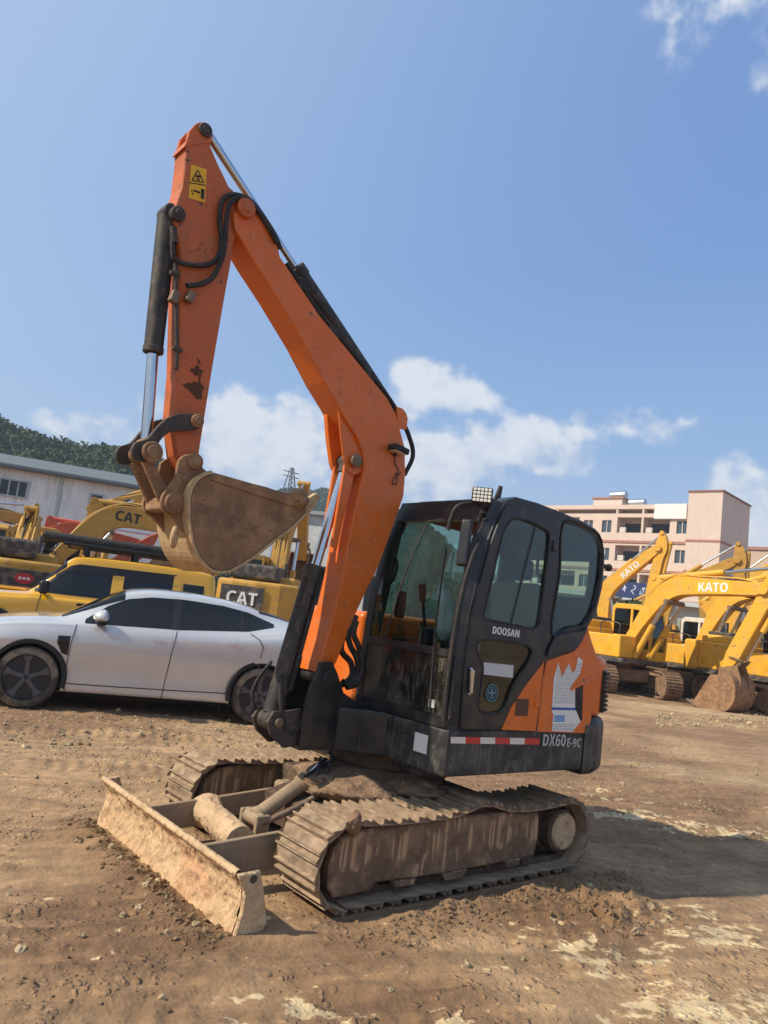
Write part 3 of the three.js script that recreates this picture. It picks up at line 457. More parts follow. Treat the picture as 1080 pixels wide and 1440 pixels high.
  const rib = [Pz(...z3([[648, 990]])[0], SK - .012), Pz(...z3([[790, 925]])[0], SK - .012)];
  part(sp, 'raised_rib', rod(C3(rib[0], SK - .008), C3(rib[1], SK + .0), .012, .014, 10), M.orange);
  // lettering and stickers on the side
  const put = (str, u, v, u2, v2, z, mat, par, name, tall = 1) => { const a = Pz(u, v, z), b = Pz(u2, v2, z), g = textGeo(str, .1, .003), w = g.boundingBox.max.x, L = Math.hypot(b[0] - a[0], b[1] - a[1]), s = L / w; g.scale(s, s * tall, 1).rotateY(Math.PI).rotateZ(Math.atan2(a[1] - b[1], a[0] - b[0])).translate(a[0], a[1], z); return part(par, name, g, mat); };
  const sh = new THREE.Matrix4().makeShear(0, 0, 0, 0, 0, 0);
  put('DOOSAN', ...z3([[292, 738]])[0], ...z3([[414, 757]])[0], SK - .0125, M.white, door, 'lettering');
  put('DX60', ...z3([[516, 1244]])[0], ...z3([[622, 1246]])[0], SK - .006, M.dullWhite, hero, 'model_lettering');
  put('E-9C', ...z3([[626, 1248]])[0], ...z3([[690, 1250]])[0], SK - .004, M.dullWhite, hero, 'model_lettering');
  const s0 = z3([[108, 1204], [640, 1212]]), N = 8;
  for (let i = 0; i < 6; i++) { const a = i / N, b = (i + 1) / N, P = t => Pz(lerp(s0[0][0], s0[1][0], t), lerp(s0[0][1], s0[1][1], t), SK), Q = t => Pz(lerp(s0[0][0], s0[1][0], t), lerp(s0[0][1], s0[1][1], t) + 9, SK); part(hero, 'reflective_tape', ext([P(a), P(b), Q(b), Q(a)], SK - .0012 - .0004 * (i % 2), SK + .002, { bevel: 0 }), i % 2 ? M.redTape : M.whiteTape, i % 2 ? 'red reflective tape' : 'white reflective tape'); }
  const lab = onZ(z3([[256, 868], [390, 882], [386, 938], [252, 922]]), SK); part(door, 'white_label', ext(lab, SK - .003, SK - .001, { bevel: 0 }), flat(srgb(196, 198, 194), .6));
  const rc = Pz(...z3([[292, 1006]])[0], SK), rs = part(door, 'round_sticker', zrod(rc[0], rc[1], SK - .003, SK - .001, .062, 32), flat(srgb(24, 34, 40), .5), 'round dark sticker with pale ring and emblem');
  part(rs, 'emblem', [ringZ(rc[0], rc[1], SK - .003, .054, .0025), ringZ(rc[0], rc[1], SK - .003, .037, .0018), ext([[rc[0] - .006, rc[1] - .03], [rc[0] + .006, rc[1] - .03], [rc[0] + .006, rc[1] + .02], [rc[0], rc[1] + .034], [rc[0] - .006, rc[1] + .02]], SK - .005, SK - .003, { bevel: 0 }), box(rc[0] - .03, rc[0] + .03, rc[1] - .004, rc[1] + .006, SK - .005, SK - .003)], flat(srgb(98, 150, 158), .5));
  // front: pillars, header, bar, two panes that follow the leaning profile
  const FP = [[.315, .99], [.318, 1.34], [.3, 1.73], [.222, 2.14], [.15, 2.33]], fAt = y => { let i = 0; while (i < FP.length - 2 && y > FP[i + 1][1]) i++; return lerp(FP[i][0], FP[i + 1][0], (y - FP[i][1]) / (FP[i + 1][1] - FP[i][1])); };
  const strip = (y0, y1, d0, d1, n = 8) => { const a = [], b = []; for (let i = 0; i <= n; i++) { const y = lerp(y0, y1, i / n); a.push([fAt(y) + d1, y]); b.unshift([fAt(y) + d0, y]); } return [...a, ...b]; };
  const post = (zA, zB) => ext(strip(.975, 2.4, -.05, .008, 12), zA, zB, { bevel: .008 });
  part(hero, 'front_pillar', post(-.885, -.835), M.black); part(hero, 'front_pillar', post(-.03, .03), M.black);
  { // chamfered corner between front and door side
    const pts = []; const n = 16, pos = [], idx = []; for (let i = 0; i <= n; i++) { const y = lerp(.975, 2.44, i / n); const ox = (() => { let k = 0; while (k < 4 && y > outer[k + 1][1]) k++; return lerp(outer[k][0], outer[k + 1][0], clamp((y - outer[k][1]) / (outer[k + 1][1] - outer[k][1]))); })(); pts.push([V(fAt(y) + .006, y, -.875), V(ox - .004, y, SK + .012)]); }
    pts.forEach(([a, b]) => pos.push(a.x, a.y, a.z, b.x, b.y, b.z)); for (let i = 0; i < n; i++) idx.push(2 * i, 2 * i + 1, 2 * i + 2, 2 * i + 1, 2 * i + 3, 2 * i + 2); const g = new THREE.BufferGeometry(); g.setAttribute('position', new THREE.Float32BufferAttribute(pos, 3)); g.setIndex(idx); g.computeVertexNormals(); part(hero, 'corner_post', g, M.black);
    part(hero, 'corner_rail', tube([[.345, 1.02, -.89], [.35, 1.35, -.895], [.33, 1.75, -.905], [.27, 2.05, -.915], [.2, 2.16, -.9], [.17, 2.17, -.87]], .014, 40, 10), M.rubber);
    part(hero, 'step_plate', box(.31, .33, 1.03, 1.42, -.915, -.875, .006), M.skirt);
  }
  part(hero, 'front_header', ext(strip(2.3, 2.45, -.06, .012, 4), -.9, .02, { bevel: .01 }), M.black);
  part(hero, 'front_bar', ext(strip(1.405, 1.45, -.02, .012, 2), -.84, -.02, { bevel: .006 }), M.black);
  part(hero, 'front_sill', ext(strip(.975, 1.04, -.06, .016, 2), -.88, .02, { bevel: .008 }), M.black);
  part(hero, 'windshield', ext(strip(1.44, 2.32, -.012, -.006, 14), -.845, -.015, { bevel: 0 }), M.glass);
  part(hero, 'lower_windshield', ext(strip(1.02, 1.42, -.012, -.006, 6), -.845, -.015, { bevel: 0 }), M.glassDirty, 'dusty lower front pane');
  { const S = 256, d = new Uint8Array(S * S * 4), r = rngOf(91), acc = new Float32Array(S * S); for (let k = 0; k < 900; k++) { const cx = r() * S, cy = S * Math.pow(r(), 1.2), R = .6 + 2.2 * r() * r(), dr = r() < .25 ? 10 + 20 * r() : 0; for (let y = -4; y < 4 + dr; y++) for (let x = -4; x <= 4; x++) { const q = Math.hypot(x, y > 0 ? Math.max(0, y - dr) : y); if (q < R) { const X = (Math.floor(cx + x) + S) % S, Y = (Math.floor(cy - y) + S) % S; acc[Y * S + X] = Math.max(acc[Y * S + X], .35 + .4 * r()); } } }
    for (let i = 0; i < S * S; i++) { const u = (i % S) / S, v = Math.floor(i / S) / S, a = clamp(acc[i] * .15 + .06 * sstep(.4, .75, fbm(u * 4, v * 4, 5, 4, 88)) + .03 * vn(u * 64, v * 8, 64, 89)); d[i * 4] = d[i * 4 + 1] = d[i * 4 + 2] = Math.round(a * 255); d[i * 4 + 3] = 255; }
    const am = new THREE.DataTexture(d, S, S); am.magFilter = THREE.LinearFilter; am.wrapS = am.wrapT = THREE.RepeatWrapping; am.repeat.set(1.1, 1.3); am.needsUpdate = true;
    const film = new THREE.MeshStandardMaterial({ color: new THREE.Color().setRGB(...srgb(176, 168, 150)), roughness: 1, alphaMap: am, transparent: true });
    part(hero, 'dried_splashes', ext(strip(1.03, 1.41, -.0045, -.004, 6), -.83, -.03, { bevel: 0 }), film, 'dried mud splashes on the lower front pane'); }
  part(hero, 'wiper', [tube([[fAt(1.46) + .012, 1.46, -.22], [fAt(1.9) + .012, 1.9, -.3], [fAt(2.28) + .012, 2.28, -.36]], .007, 20, 6)], M.rubber);
  part(hero, 'wiper', [tube([[fAt(1.05) + .03, 1.05, -.76], [fAt(1.6) + .03, 1.6, -.72], [fAt(2.1) + .03, 2.1, -.66]], .007, 20, 6)], M.rubber);
  part(hero, 'inner_grab_handle', tube([[fAt(2.02) - .02, 2.05, -.06], [fAt(2.02) - .05, 2.0, -.1], [fAt(1.9) - .05, 1.86, -.1], [fAt(1.9) - .02, 1.82, -.06]], .012, 20, 8), M.rubber);
  const nt = part(hero, 'notice', box(.331, .3345, .79, .905, -.76, -.64), M.white, 'white paper notice on the front skirt');
  part(hero, 'notice', box(fAt(1.1) - .004, fAt(1.1) - .001, 1.075, 1.125, -.77, -.71), M.white, 'small white label on the lower front pane');
  // mirror, lamp
  part(hero, 'mirror_arm', tube([[.1, 2.37, -.86], [.2, 2.4, -.84], [.34, 2.36, -.8], [.36, 2.27, -.77], [.36, 2.2, -.76]], .014, 30, 8), M.rubber);
  const mir = part(hero, 'mirror', [new RoundedBoxGeometry(.045, .31, .075, 3, .02).rotateZ(.1).rotateY(.5).translate(.3, 2.13, -.86)], M.black);
  part(mir, 'mirror_glass', [new THREE.BoxGeometry(.004, .27, .055).rotateZ(.1).translate(-.024, 0, 0).rotateY(.5).translate(.3, 2.13, -.86)], M.chrome);
  const lampO = thingGeoLamp(); part(hero, 'work_lamp', lampO.body, M.rubber, 'square work lamp on the cab roof corner'); const lb = hero.children[hero.children.length - 1]; lampO.cells.forEach(c => part(lb, 'lens', c, M.lens)); part(lb, 'lamp_bracket', [rod(V(.17, 2.34, -.87), V(.19, 2.42, -.87), .012), box(.06, .2, 2.34, 2.36, -.89, -.85)], M.rubber);
  part(hero, 'roof_bracket', ext([[-.0, 2.48], [.06, 2.45], [.02, 2.56], [-.01, 2.56]], -.86, -.84, {}), M.rubber);
  const am = Pz(...z3([[800, 435]])[0], -.88); part(hero, 'rear_lamp_bracket', [rod(V(am[0] + .04, am[1], -.85), V(am[0] - .1, am[1] + .005, -.85), .02, .014), new THREE.SphereGeometry(.03, 12, 8).translate(am[0] - .1, am[1], -.85)], M.rubber);
  // seat and controls
  const beige = flat(srgb(150, 138, 116), .8);
  const seat = part(hero, 'seat', box(-.72, -.22, 1.38, 1.52, -.68, -.2, .05), flat(srgb(52, 50, 48), .85)); part(seat, 'seat_back', [box(-.82, -.68, 1.45, 1.98, -.68, -.2, .06)], beige); part(seat, 'headrest', box(-.8, -.7, 2.0, 2.16, -.56, -.32, .04), flat(srgb(44, 42, 42), .85)); part(seat, 'seat_base', box(-.66, -.26, 1.04, 1.38, -.62, -.26, .02), M.black);
  for (const z of [-.76, -.12]) { const co = part(hero, 'control_console', box(-.6, -.1, 1.3, 1.56, z - .06, z + .06, .03), M.black); part(co, 'lever', [rod(V(-.14, 1.55, z), V(-.08, 1.76, z), .012), rod(V(-.085, 1.74, z), V(-.06, 1.87, z), .026, .03)], M.rubber); }
  part(hero, 'travel_lever', [rod(V(.12, 1.04, -.5), V(.1, 1.6, -.52), .012), rod(V(.12, 1.04, -.36), V(.1, 1.6, -.34), .012), box(.06, .2, 1.05, 1.06, -.6, -.42), box(.06, .2, 1.05, 1.06, -.42, -.26)], M.rubber);
  part(hero, 'monitor_box', box(.05, .12, 1.6, 1.8, -.1, -.04, .02), M.black);
  const bag = new THREE.SphereGeometry(1, 16, 12); part(hero, 'hanging_cloth', [bag.scale(.05, .17, .08).translate(.16, 1.66, -.62)], flat(srgb(176, 186, 190), .9), 'pale cloth hanging inside the windshield');
}
function thingGeoLamp() {
  M.lens = new THREE.MeshPhysicalMaterial({ color: new THREE.Color().setRGB(.8, .78, .7), roughness: .25, clearcoat: 1 });
  const R = g => g.rotateY(.75).translate(.2, 2.455, -.875), body = R(new RoundedBoxGeometry(.055, .105, .135, 3, .012)), cells = [];
  for (let i = 0; i < 5; i++) for (let j = 0; j < 4; j++) cells.push(R(new RoundedBoxGeometry(.012, .02, .021, 1, .005).translate(.027, -.035 + j * .0235, -.048 + i * .024)));
  return { body, cells };
}
// boom
const BH = .11;
{
  const near = [...[[369, 300], [389, 333], [394, 361], [450, 444], [500, 505], [545, 560], [557, 582], [569.6, 629], [570.6, 665], [568, 697], [557, 730], [533, 795], [512, 838], [497, 871], [474, 930], [462, 950]], ...[[447, 945], [450, 932], [468, 871], [483, 806], [490, 762], [502, 706], [512, 660], [511, 636], [502, 614], [486, 589], [474, 567], [455.6, 536.7], [428, 483], [389, 417], [358, 369], [330.6, 322], [328, 300], [342, 284], [356, 287]]];
  const bo = onZ(near, -BH), boom = part(hero, 'boom', [ext(bo, -BH, BH, { bevel: .006 })], M.orange, 'tall bent orange boom');
  for (const s of [-1, 1]) part(boom, 'ear_web', ext(onZ([[490, 652], [480, 712], [471, 768], [479, 772], [490, 722], [503, 668]], -BH), s * .06 - .012, s * .06 + .012, {}), M.orange);
  const pf = Pz(458, 953, -BH); part(boom, 'foot_boss', zrod(pf[0], pf[1], -.17, .17, .055), M.black);
  const pt = Pz(344, 294, -BH); part(boom, 'tip_boss', [zrod(pt[0], pt[1], -BH - .035, BH + .035, .062), zrod(pt[0], pt[1], -BH - .045, BH + .045, .032)], M.orangeWorn);
  // cylinder ears under the bend
  const ce = Pz(501, 648, -BH); for (const s of [-1, 1]) part(boom, 'cylinder_ear', ext(smoothPts(onZ([[480, 572], [481, 600], [485, 636], [489, 656], [500, 668], [512, 662], [513, 636], [503, 606], [484, 582]], -BH), 2), s * .07 - .014, s * .085 + .014, {}), M.orange);
  part(boom, 'ear_pin', [zrod(ce[0], ce[1], -.13, .13, .03), zrod(ce[0], ce[1], -.125, -.1, .046), zrod(ce[0], ce[1], .1, .125, .046)], M.steel);
  // boom cylinder
  const c0 = C3(Pz(388, 1010, -.05), 0), c1 = C3(Pz(449, 800, -.0), 0), foot = V(1.02, .86, 0), head = V(ce[0] - .0, ce[1], 0), dir = head.clone().sub(foot).normalize(), Lb = 1.02;
  const cy = part(hero, 'boom_cylinder', [rod(foot.clone().addScaledVector(dir, .04), foot.clone().addScaledVector(dir, Lb), .062, .064, 28), rod(foot.clone().addScaledVector(dir, Lb - .09), foot.clone().addScaledVector(dir, Lb + .02), .072, .07, 28), zrod(foot.x, foot.y, -.06, .06, .065)], M.barrel, 'black boom cylinder with worn barrel');
  part(cy, 'piston_rod', rod(foot.clone().addScaledVector(dir, Lb), head.clone().addScaledVector(dir, -.05), .034, .034, 20), M.chrome);
  part(cy, 'rod_eye', [zrod(head.x, head.y, -.065, .065, .052), rod(head.clone().addScaledVector(dir, -.09), head, .045, .05)], M.darkSteel);
  part(cy, 'cylinder_pipe', [tube([foot.clone().addScaledVector(dir, .2).add(V(-.03, 0, -.085)), foot.clone().addScaledVector(dir, .6).add(V(-.02, 0, -.085)), foot.clone().addScaledVector(dir, .97).add(V(-.015, 0, -.075))], .014, 20, 8), tube([foot.clone().addScaledVector(dir, .3).add(V(.06, 0, -.07)), foot.clone().addScaledVector(dir, .12).add(V(.02, 0, -.1)), V(.93, .8, -.1), V(.8, .86, -.11)], .015, 24, 8), tube([[382, 930], [364, 953], [355, 975], [361, 1000], [380, 1016]].map(q => C3(Pz(...q, .1), .1)), .012, 30, 8)], M.rubber);
  for (const s of [-1, 1]) part(hero, 'clevis', ext([[.8, .72], [.86, .95], [.98, .93], [1.06, .93], [1.1, .86], [1.06, .78], [.95, .7]], s * .09 - .014, s * .09 + .014, {}), M.darkSteel);
  part(hero, 'clevis_pin', [zrod(1.02, .86, -.125, .125, .03)], M.steel);
  // arm cylinder on the boom's back
  const a0 = C3(Pz(556, 588, .0), 0), a1 = C3(Pz(415, 376, 0), 0), a2 = C3(Pz(289, 183, 0), 0), ad = a2.clone().sub(a0).normalize();
  const ac = part(hero, 'arm_cylinder', [rod(a0, a1, .058, .058, 24), rod(a1.clone().addScaledVector(ad, -.08), a1, .066, .066, 24), zrod(a0.x, a0.y, -.07, .07, .06)], M.barrel, 'black arm cylinder along the back of the boom');
  part(ac, 'piston_rod', rod(a1, a2, .022, .028, 16), M.chrome);
  for (const s of [-1, 1]) part(boom, 'back_ear', ext(onZ([[546, 574], [555, 577], [562, 590], [560, 606], [548, 604]], 0), s * .085 - .012, s * .085 + .012, {}), M.orange);
  // pipes and hoses along the back
  const off = (L, d, z) => L.map(([u, v]) => { const p = Pz(u, v, -BH); return V(p[0] - d, p[1] + d * .5, z); });
  part(hero, 'boom_hose', [tube(off([[405, 368], [450, 436], [500, 497], [545, 553], [562, 580], [578, 612], [584, 640], [572, 668]], .012, -.07), .017, 70, 8)], M.rubber, 'black hose looping off the boom back');
  part(hero, 'boom_hose', [tube(off([[390, 345], [450, 436], [500, 497], [545, 553], [566, 620], [571, 665], [566, 700], [533, 795], [505, 860]], .014, -.02), .015, 80, 8), tube(off([[390, 345], [450, 436], [500, 497], [545, 553], [566, 620], [571, 665], [566, 700], [533, 795], [505, 860]], .014, .05), .015, 80, 8)], M.rubber);
  for (const [u, v] of [[428, 400], [470, 468], [520, 530]]) { const p = Pz(u, v, -BH); part(boom, 'hose_clamp', box(p[0] - .06, p[0] + .03, p[1] - .03, p[1] + .05, -.095, .09, .01), M.rubber); }
  // looping hoses between boom foot and deck
  const lp = (L, z) => tube(onZ(z4(L), z).map(p => C3(p, z)), .021, 50, 10);
  part(hero, 'deck_hose', lp([[530, 60], [500, 110], [510, 180], [545, 250], [550, 330], [510, 395], [470, 380]], -.1), M.rubber);
  part(hero, 'deck_hose', lp([[520, 80], [470, 150], [465, 215], [515, 280], [520, 345], [480, 390], [450, 400]], -.06), M.rubber);
  part(hero, 'deck_hose', lp([[545, 50], [530, 120], [560, 200], [575, 300], [545, 390], [490, 410]], -.13), M.rubber);
  part(hero, 'hose_fitting', [new THREE.SphereGeometry(.03, 10, 8).translate(...C3(Pz(...z4([[530, 65]])[0], -.1), -.1).toArray()), rod(C3(Pz(...z4([[545, 20]])[0], -.1), -.1), C3(Pz(...z4([[525, 80]])[0], -.1), -.1), .018)], M.darkSteel);
  // boom lamp and its loose wire
  const bl = Pz(562, 632, -BH - .06); const L = part(hero, 'boom_lamp', [new RoundedBoxGeometry(.14, .045, .09, 2, .01).rotateZ(.12).translate(bl[0], bl[1], -BH - .05), rod(V(bl[0], bl[1] - .04, -BH), V(bl[0], bl[1], -BH - .05), .01)], M.rubber, 'small work lamp on the boom side'); part(L, 'lens', new THREE.BoxGeometry(.11, .004, .07).rotateZ(.12).translate(bl[0] + .003, bl[1] - .024, -BH - .05), M.lens);
  const wr = z7([[545, 215], [540, 250], [555, 280], [545, 300], [530, 330], [545, 335], [552, 300], [565, 290]]); part(hero, 'lamp_wire', tube(onZ(wr, -BH - .012).map(p => C3(p, -BH - .012)), .004, 50, 5), M.rubber);
}
// arm
const AH = .082;
{
  const o = [[262, 202], [294, 200], [305.6, 228], [322, 262], [341, 280], [346, 300], [337, 318], [328, 345], [325, 369], [316.7, 414], [300, 511], [289, 579.5], [280, 637], [284, 650], [272, 664], [257, 655], [250, 640], [244, 592], [250, 520], [253, 400], [255, 360], [248, 318], [240, 300], [248, 286], [256, 262], [260, 230]];
  const arm = part(hero, 'arm', ext(onZ(o, -AH), -AH, AH, { bevel: .006 }), M.orangeWorn, 'worn orange dipper arm hanging down to the bucket');
  const jag = (pts, k, sd) => { const o = []; pts.forEach((p, i) => { const q = pts[(i + 1) % pts.length]; for (let t = 0; t < 5; t++) { const x = lerp(p[0], q[0], t / 5), y = lerp(p[1], q[1], t / 5); o.push([x + k * (vn(x * 90 + sd, y * 90, 256, 3) - .5), y + k * (vn(x * 90, y * 90 + sd, 256, 4) - .5)]); } }); return o; };
  const tp = Pz(289, 183, -AH); for (const s of [-1, 1]) part(arm, 'tail_ear', ext(smoothPts([[tp[0] + .1, tp[1] - .11], [tp[0] + .07, tp[1] + .0], [tp[0] + .02, tp[1] + .045], [tp[0] - .045, tp[1] + .02], [tp[0] - .05, tp[1] - .05], [tp[0] - .03, tp[1] - .13]], 2), s * .062 - .016, s * .062 + .016, {}), M.orangeWorn);
  part(arm, 'tail_pin', [zrod(tp[0], tp[1], -.1, .1, .028), ringZ(tp[0], tp[1], -.085, .034, .01)], M.darkSteel);
  part(arm, 'top_flange', ext(onZ([[258, 207], [263, 197], [296, 195], [297, 201], [264, 206]], -AH), -AH - .004, AH + .004, { bevel: .003 }), M.orangeWorn);
  const pb = Pz(335, 293, -AH); part(arm, 'pivot_boss', [zrod(pb[0], pb[1], -AH - .012, AH + .012, .075)], M.orangeWorn);
  const bc = Pz(249, 302, -AH); part(arm, 'cylinder_boss', [zrod(bc[0] + .0, bc[1], -AH - .03, AH + .03, .045), zrod(bc[0], bc[1], -AH - .04, AH + .04, .026)], M.darkSteel);
  const dk = part(arm, 'warning_decal', ext(onZ(z5([[428, 292], [506, 318], [498, 486], [414, 462]]), -AH - .002), -AH - .0005, -AH - .003, { bevel: 0 }), M.yellowDecal, 'yellow warning decal with black triangle and figure');
  const dz = -AH - .0035, dl = (L, w) => { const q = onZ(z5(L), dz); return q.slice(0, -1).map((p, i) => rod(C3(p, dz), C3(q[i + 1], dz), w, w, 6, 0)); };
  part(dk, 'pictogram', [dl([[462, 322], [432, 372], [492, 384], [462, 322]], .0035), dl([[452, 352], [474, 354]], .007), dl([[456, 366], [470, 370]], .005), dl([[418, 384], [500, 398]], .003), dl([[440, 424], [472, 436]], .006), dl([[486, 420], [484, 466]], .011), dl([[430, 420], [436, 446]], .003)], M.ink);
  part(arm, 'bare_patch', [[[352, 128], [378, 122], [400, 130], [418, 110], [428, 70], [440, 66], [436, 120], [446, 165], [430, 198], [408, 186], [385, 165], [362, 150]], [[388, 60], [412, 45], [432, 52], [424, 84], [404, 96], [392, 84]], [[420, 20], [436, 24], [430, 38]]].map(L => ext(jag(onZ(z6(L), -AH - .001), .03, 7), -AH + .001, -AH - .0012, { bevel: 0 })), flat(srgb(96, 58, 38), .9), 'patch of flaked paint down to rusty primer');
  // bucket cylinder in front of the arm
  const b0 = V(bc[0] + .07, bc[1] + .0, 0); const q0 = C3(Pz(236, 306, 0), 0), q1 = C3(Pz(215, 497, 0), 0), q2 = C3(Pz(205, 628, 0), 0);
  const cy = part(hero, 'bucket_cylinder', [rod(q0, q1, .061, .055, 28), rod(q1.clone().lerp(q0, .05), q1, .06, .06, 28), zrod(q0.x, q0.y + .02, -.06, .06, .05)], M.barrel, 'black bucket cylinder with long chrome rod in front of the arm');
  part(cy, 'cylinder_lug', [rod(V(bc[0], bc[1], 0), q0, .045, .055)], M.barrel);
  part(cy, 'piston_rod', rod(q1, q2, .034, .034, 20), M.chrome); part(cy, 'rod_eye', zrod(q2.x, q2.y, -.06, .06, .05), M.bucket);
  const hp = (L, z, r = .016) => tube(onZ(z5(L), z).map(p => C3(p, z)), r, 60, 8);
  part(hero, 'arm_hose', hp([[335, 620], [335, 720], [345, 775], [420, 800], [510, 800], [560, 770], [580, 680], [572, 560], [590, 470], [640, 445], [720, 470], [780, 540], [850, 650], [880, 720]], -AH - .03), M.rubber, 'black hose looping from the arm over the boom tip');
  part(hero, 'arm_hose', hp([[405, 905], [470, 900], [530, 870], [575, 790], [600, 690], [605, 590], [625, 490], [680, 460], [750, 510], [820, 610], [862, 690]], -AH - .045), M.rubber);
  part(hero, 'hose_pipe', [hp([[348, 800], [352, 1000], [355, 1250], [352, 1330]], -AH - .012, .012), hp([[338, 610], [342, 690]], -AH - .03, .022)], M.darkSteel);
  for (const q of [[410, 970], [330, 970]]) { const p = Pz(...z5([q])[0], -AH); part(hero, 'grease_block', [new RoundedBoxGeometry(.05, .075, .05, 2, .012).rotateZ(.2).translate(p[0], p[1], -AH - .03)], M.steel); }
  for (const q of [[340, 850], [352, 1230]]) { const p = Pz(...z5([q])[0], -AH); part(arm, 'pipe_clip', box(p[0] - .03, p[0] + .03, p[1] - .012, p[1] + .012, -AH - .028, -AH, .004), M.darkSteel); }
}
// linkage and bucket
{
  const P = q => Pz(...z6([q])[0], -.12), pa = P([408, 303]), pl = P([200, 446]), pb = P([395, 490]), pk = P([300, 680]);
  const dog = onZ(z6([[432, 300], [418, 272], [385, 268], [330, 270], [270, 290], [215, 345], [180, 385], [130, 400], [112, 430], [120, 475], [160, 490], [205, 480], [228, 440], [240, 395], [290, 352], [350, 348], [400, 345], [428, 330]]), -.12);
  for (const s of [-1, 1]) part(hero, 'rocker_link', [ext(smoothPts(dog, 2), s * .12 - .016, s * .12 + .016, {})], M.darkSteel, 'dark curved rocker link between arm and bucket cylinder');
  for (const s of [-1, 1]) part(hero, 'bucket_link', ext(onZ(z6([[165, 485], [215, 478], [285, 615], [330, 650], [330, 712], [270, 712], [240, 660]]), -.105), s * .085 - .015, s * .085 + .015, {}), M.bucket, 'muddy straight link down to the bucket');
  for (const [p, r, w, n] of [[pa, .03, .15, 'rocker_pin'], [pl, .046, .155, 'link_pin'], [pb, .036, .16, 'bucket_pin'], [pk, .046, .16, 'bucket_pin']]) part(hero, n, [zrod(p[0], p[1], -w, w, r), zrod(p[0], p[1], -w - .012, -w + .02, r * 1.3), zrod(p[0], p[1], w - .02, w + .012, r * 1.3), zrod(p[0], p[1], -w - .022, -w, r * .8)], M.bucket);
  const W = .228, top = Pz(...z6([[490, 540]])[0], -W), lip = Pz(...z6([[925, 640]])[0], -W), prof = onZ(z6([[490, 540], [425, 575], [392, 640], [388, 720], [394, 800], [412, 880], [446, 945], [500, 988], [560, 988], [610, 965], [680, 920], [770, 850], [850, 790], [925, 715], [962, 668]]), -W);
  const c = smoothPts(prof, 3, false), inn = c.map((p, i) => { const a = c[Math.max(0, i - 1)], b = c[Math.min(c.length - 1, i + 1)], L = Math.hypot(b[0] - a[0], b[1] - a[1]); return [p[0] - (b[1] - a[1]) / L * .016, p[1] + (b[0] - a[0]) / L * .016]; });
  const bk = part(hero, 'bucket', ext([...c, ...inn.reverse()], -W, W, { bevel: .003 }), M.bucketEdge, 'mud-coated digging bucket curled under the arm');
  for (const s of [-1, 1]) part(bk, 'side_plate', ext([...smoothPts(prof.slice(0, 14), 3, false).map(p => [lerp(p[0], 1.6, .012), lerp(p[1], 2.05, .012)]), lip, Pz(...z6([[850, 645]])[0], -W), Pz(...z6([[740, 605]])[0], -W)], s * (W - .03), s * (W - .006), { bevel: .003 }), M.bucket, 'brown mud-stained bucket side plate');
  for (const s of [-1, 1]) part(bk, 'side_lip', ext(onZ(z6([[490, 538], [850, 640], [930, 655], [925, 690], [840, 690], [480, 572]]), -W), s * (W - .006), s * (W + .004), { bevel: .002 }), M.bucket);
  for (const s of [-1, 1]) part(bk, 'hinge_plate', ext(smoothPts(onZ(z6([[330, 480], [368, 455], [412, 465], [440, 520], [470, 552], [400, 600], [392, 700], [390, 860], [340, 800], [290, 740], [256, 715], [246, 680], [252, 648], [272, 610], [312, 560]]), -.13), 2), s * .13 - .016, s * .13 + .016, {}), M.bucket);
  part(bk, 'hinge_tie', box(pk[0] - .03, pk[0] + .06, pk[1] - .05, pk[1] + .03, -.14, .14, .02), M.bucket);
  const hk = P([313, 838]); part(bk, 'lifting_eye', new THREE.TorusGeometry(.045, .016, 8, 20).scale(.7, 1.1, 1).rotateY(.9).translate(hk[0] + .02, hk[1], -.16), M.bucketEdge);
  for (let i = 0; i < 4; i++) { const z = lerp(-.18, .18, i / 3), e = prof[prof.length - 1], d = prof[prof.length - 2], L = Math.hypot(e[0] - d[0], e[1] - d[1]), ux = (e[0] - d[0]) / L, uy = (e[1] - d[1]) / L, q = (t, n) => [e[0] + ux * t - uy * n * -1 * -1, e[1] + uy * t + ux * n]; part(bk, 'tooth', ext([q(-.12, -.03), q(-.02, -.035), q(.055, -.016), q(.055, .014), q(-.02, .03), q(-.12, .03)], z - .035, z + .035, { bevel: .008 }), M.bucketEdge); }
  const cl = new THREE.IcosahedronGeometry(.07, 2); { const p = cl.attributes.position; for (let i = 0; i < p.count; i++) { const k = .7 + .7 * fbm(p.getX(i) * 20 + 5, p.getY(i) * 20 + p.getZ(i) * 14, 3); p.setXYZ(i, p.getX(i) * k * 1.2, p.getY(i) * k, p.getZ(i) * k); } cl.computeVertexNormals(); } const ll = Pz(...z6([[890, 665]])[0], -W); part(bk, 'mud_lump', cl.translate(ll[0], ll[1], -W + .03), M.bucket);
}

// ───────── cars: a lofted shell cut by wheel arches, panes and trim laid on its surface ─────────
function keyed(table, x) {                                     // table rows [x, ...values], x falling; smooth interpolation
  if (x >= table[0][0]) return table[0].slice(1); const n = table.length; if (x <= table[n - 1][0]) return table[n - 1].slice(1);
  let i = 0; while (x < table[i + 1][0]) i++;
  const a = table[Math.max(0, i - 1)], b = table[i], c = table[i + 1], d = table[Math.min(n - 1, i + 2)], t = (b[0] - x) / (b[0] - c[0]), out = [];
  for (let k = 1; k < b.length; k++) { const h = b[0] - c[0], m1 = (c[k] - a[k]) / Math.max(1e-6, (a[0] - c[0]) || h) * h, m2 = (d[k] - b[k]) / Math.max(1e-6, (b[0] - d[0]) || h) * h, t2 = t * t, t3 = t2 * t; out.push((2 * t3 - 3 * t2 + 1) * b[k] + (t3 - 2 * t2 + t) * m1 + (-2 * t3 + 3 * t2) * c[k] + (t3 - t2) * m2); }
  return out;
}
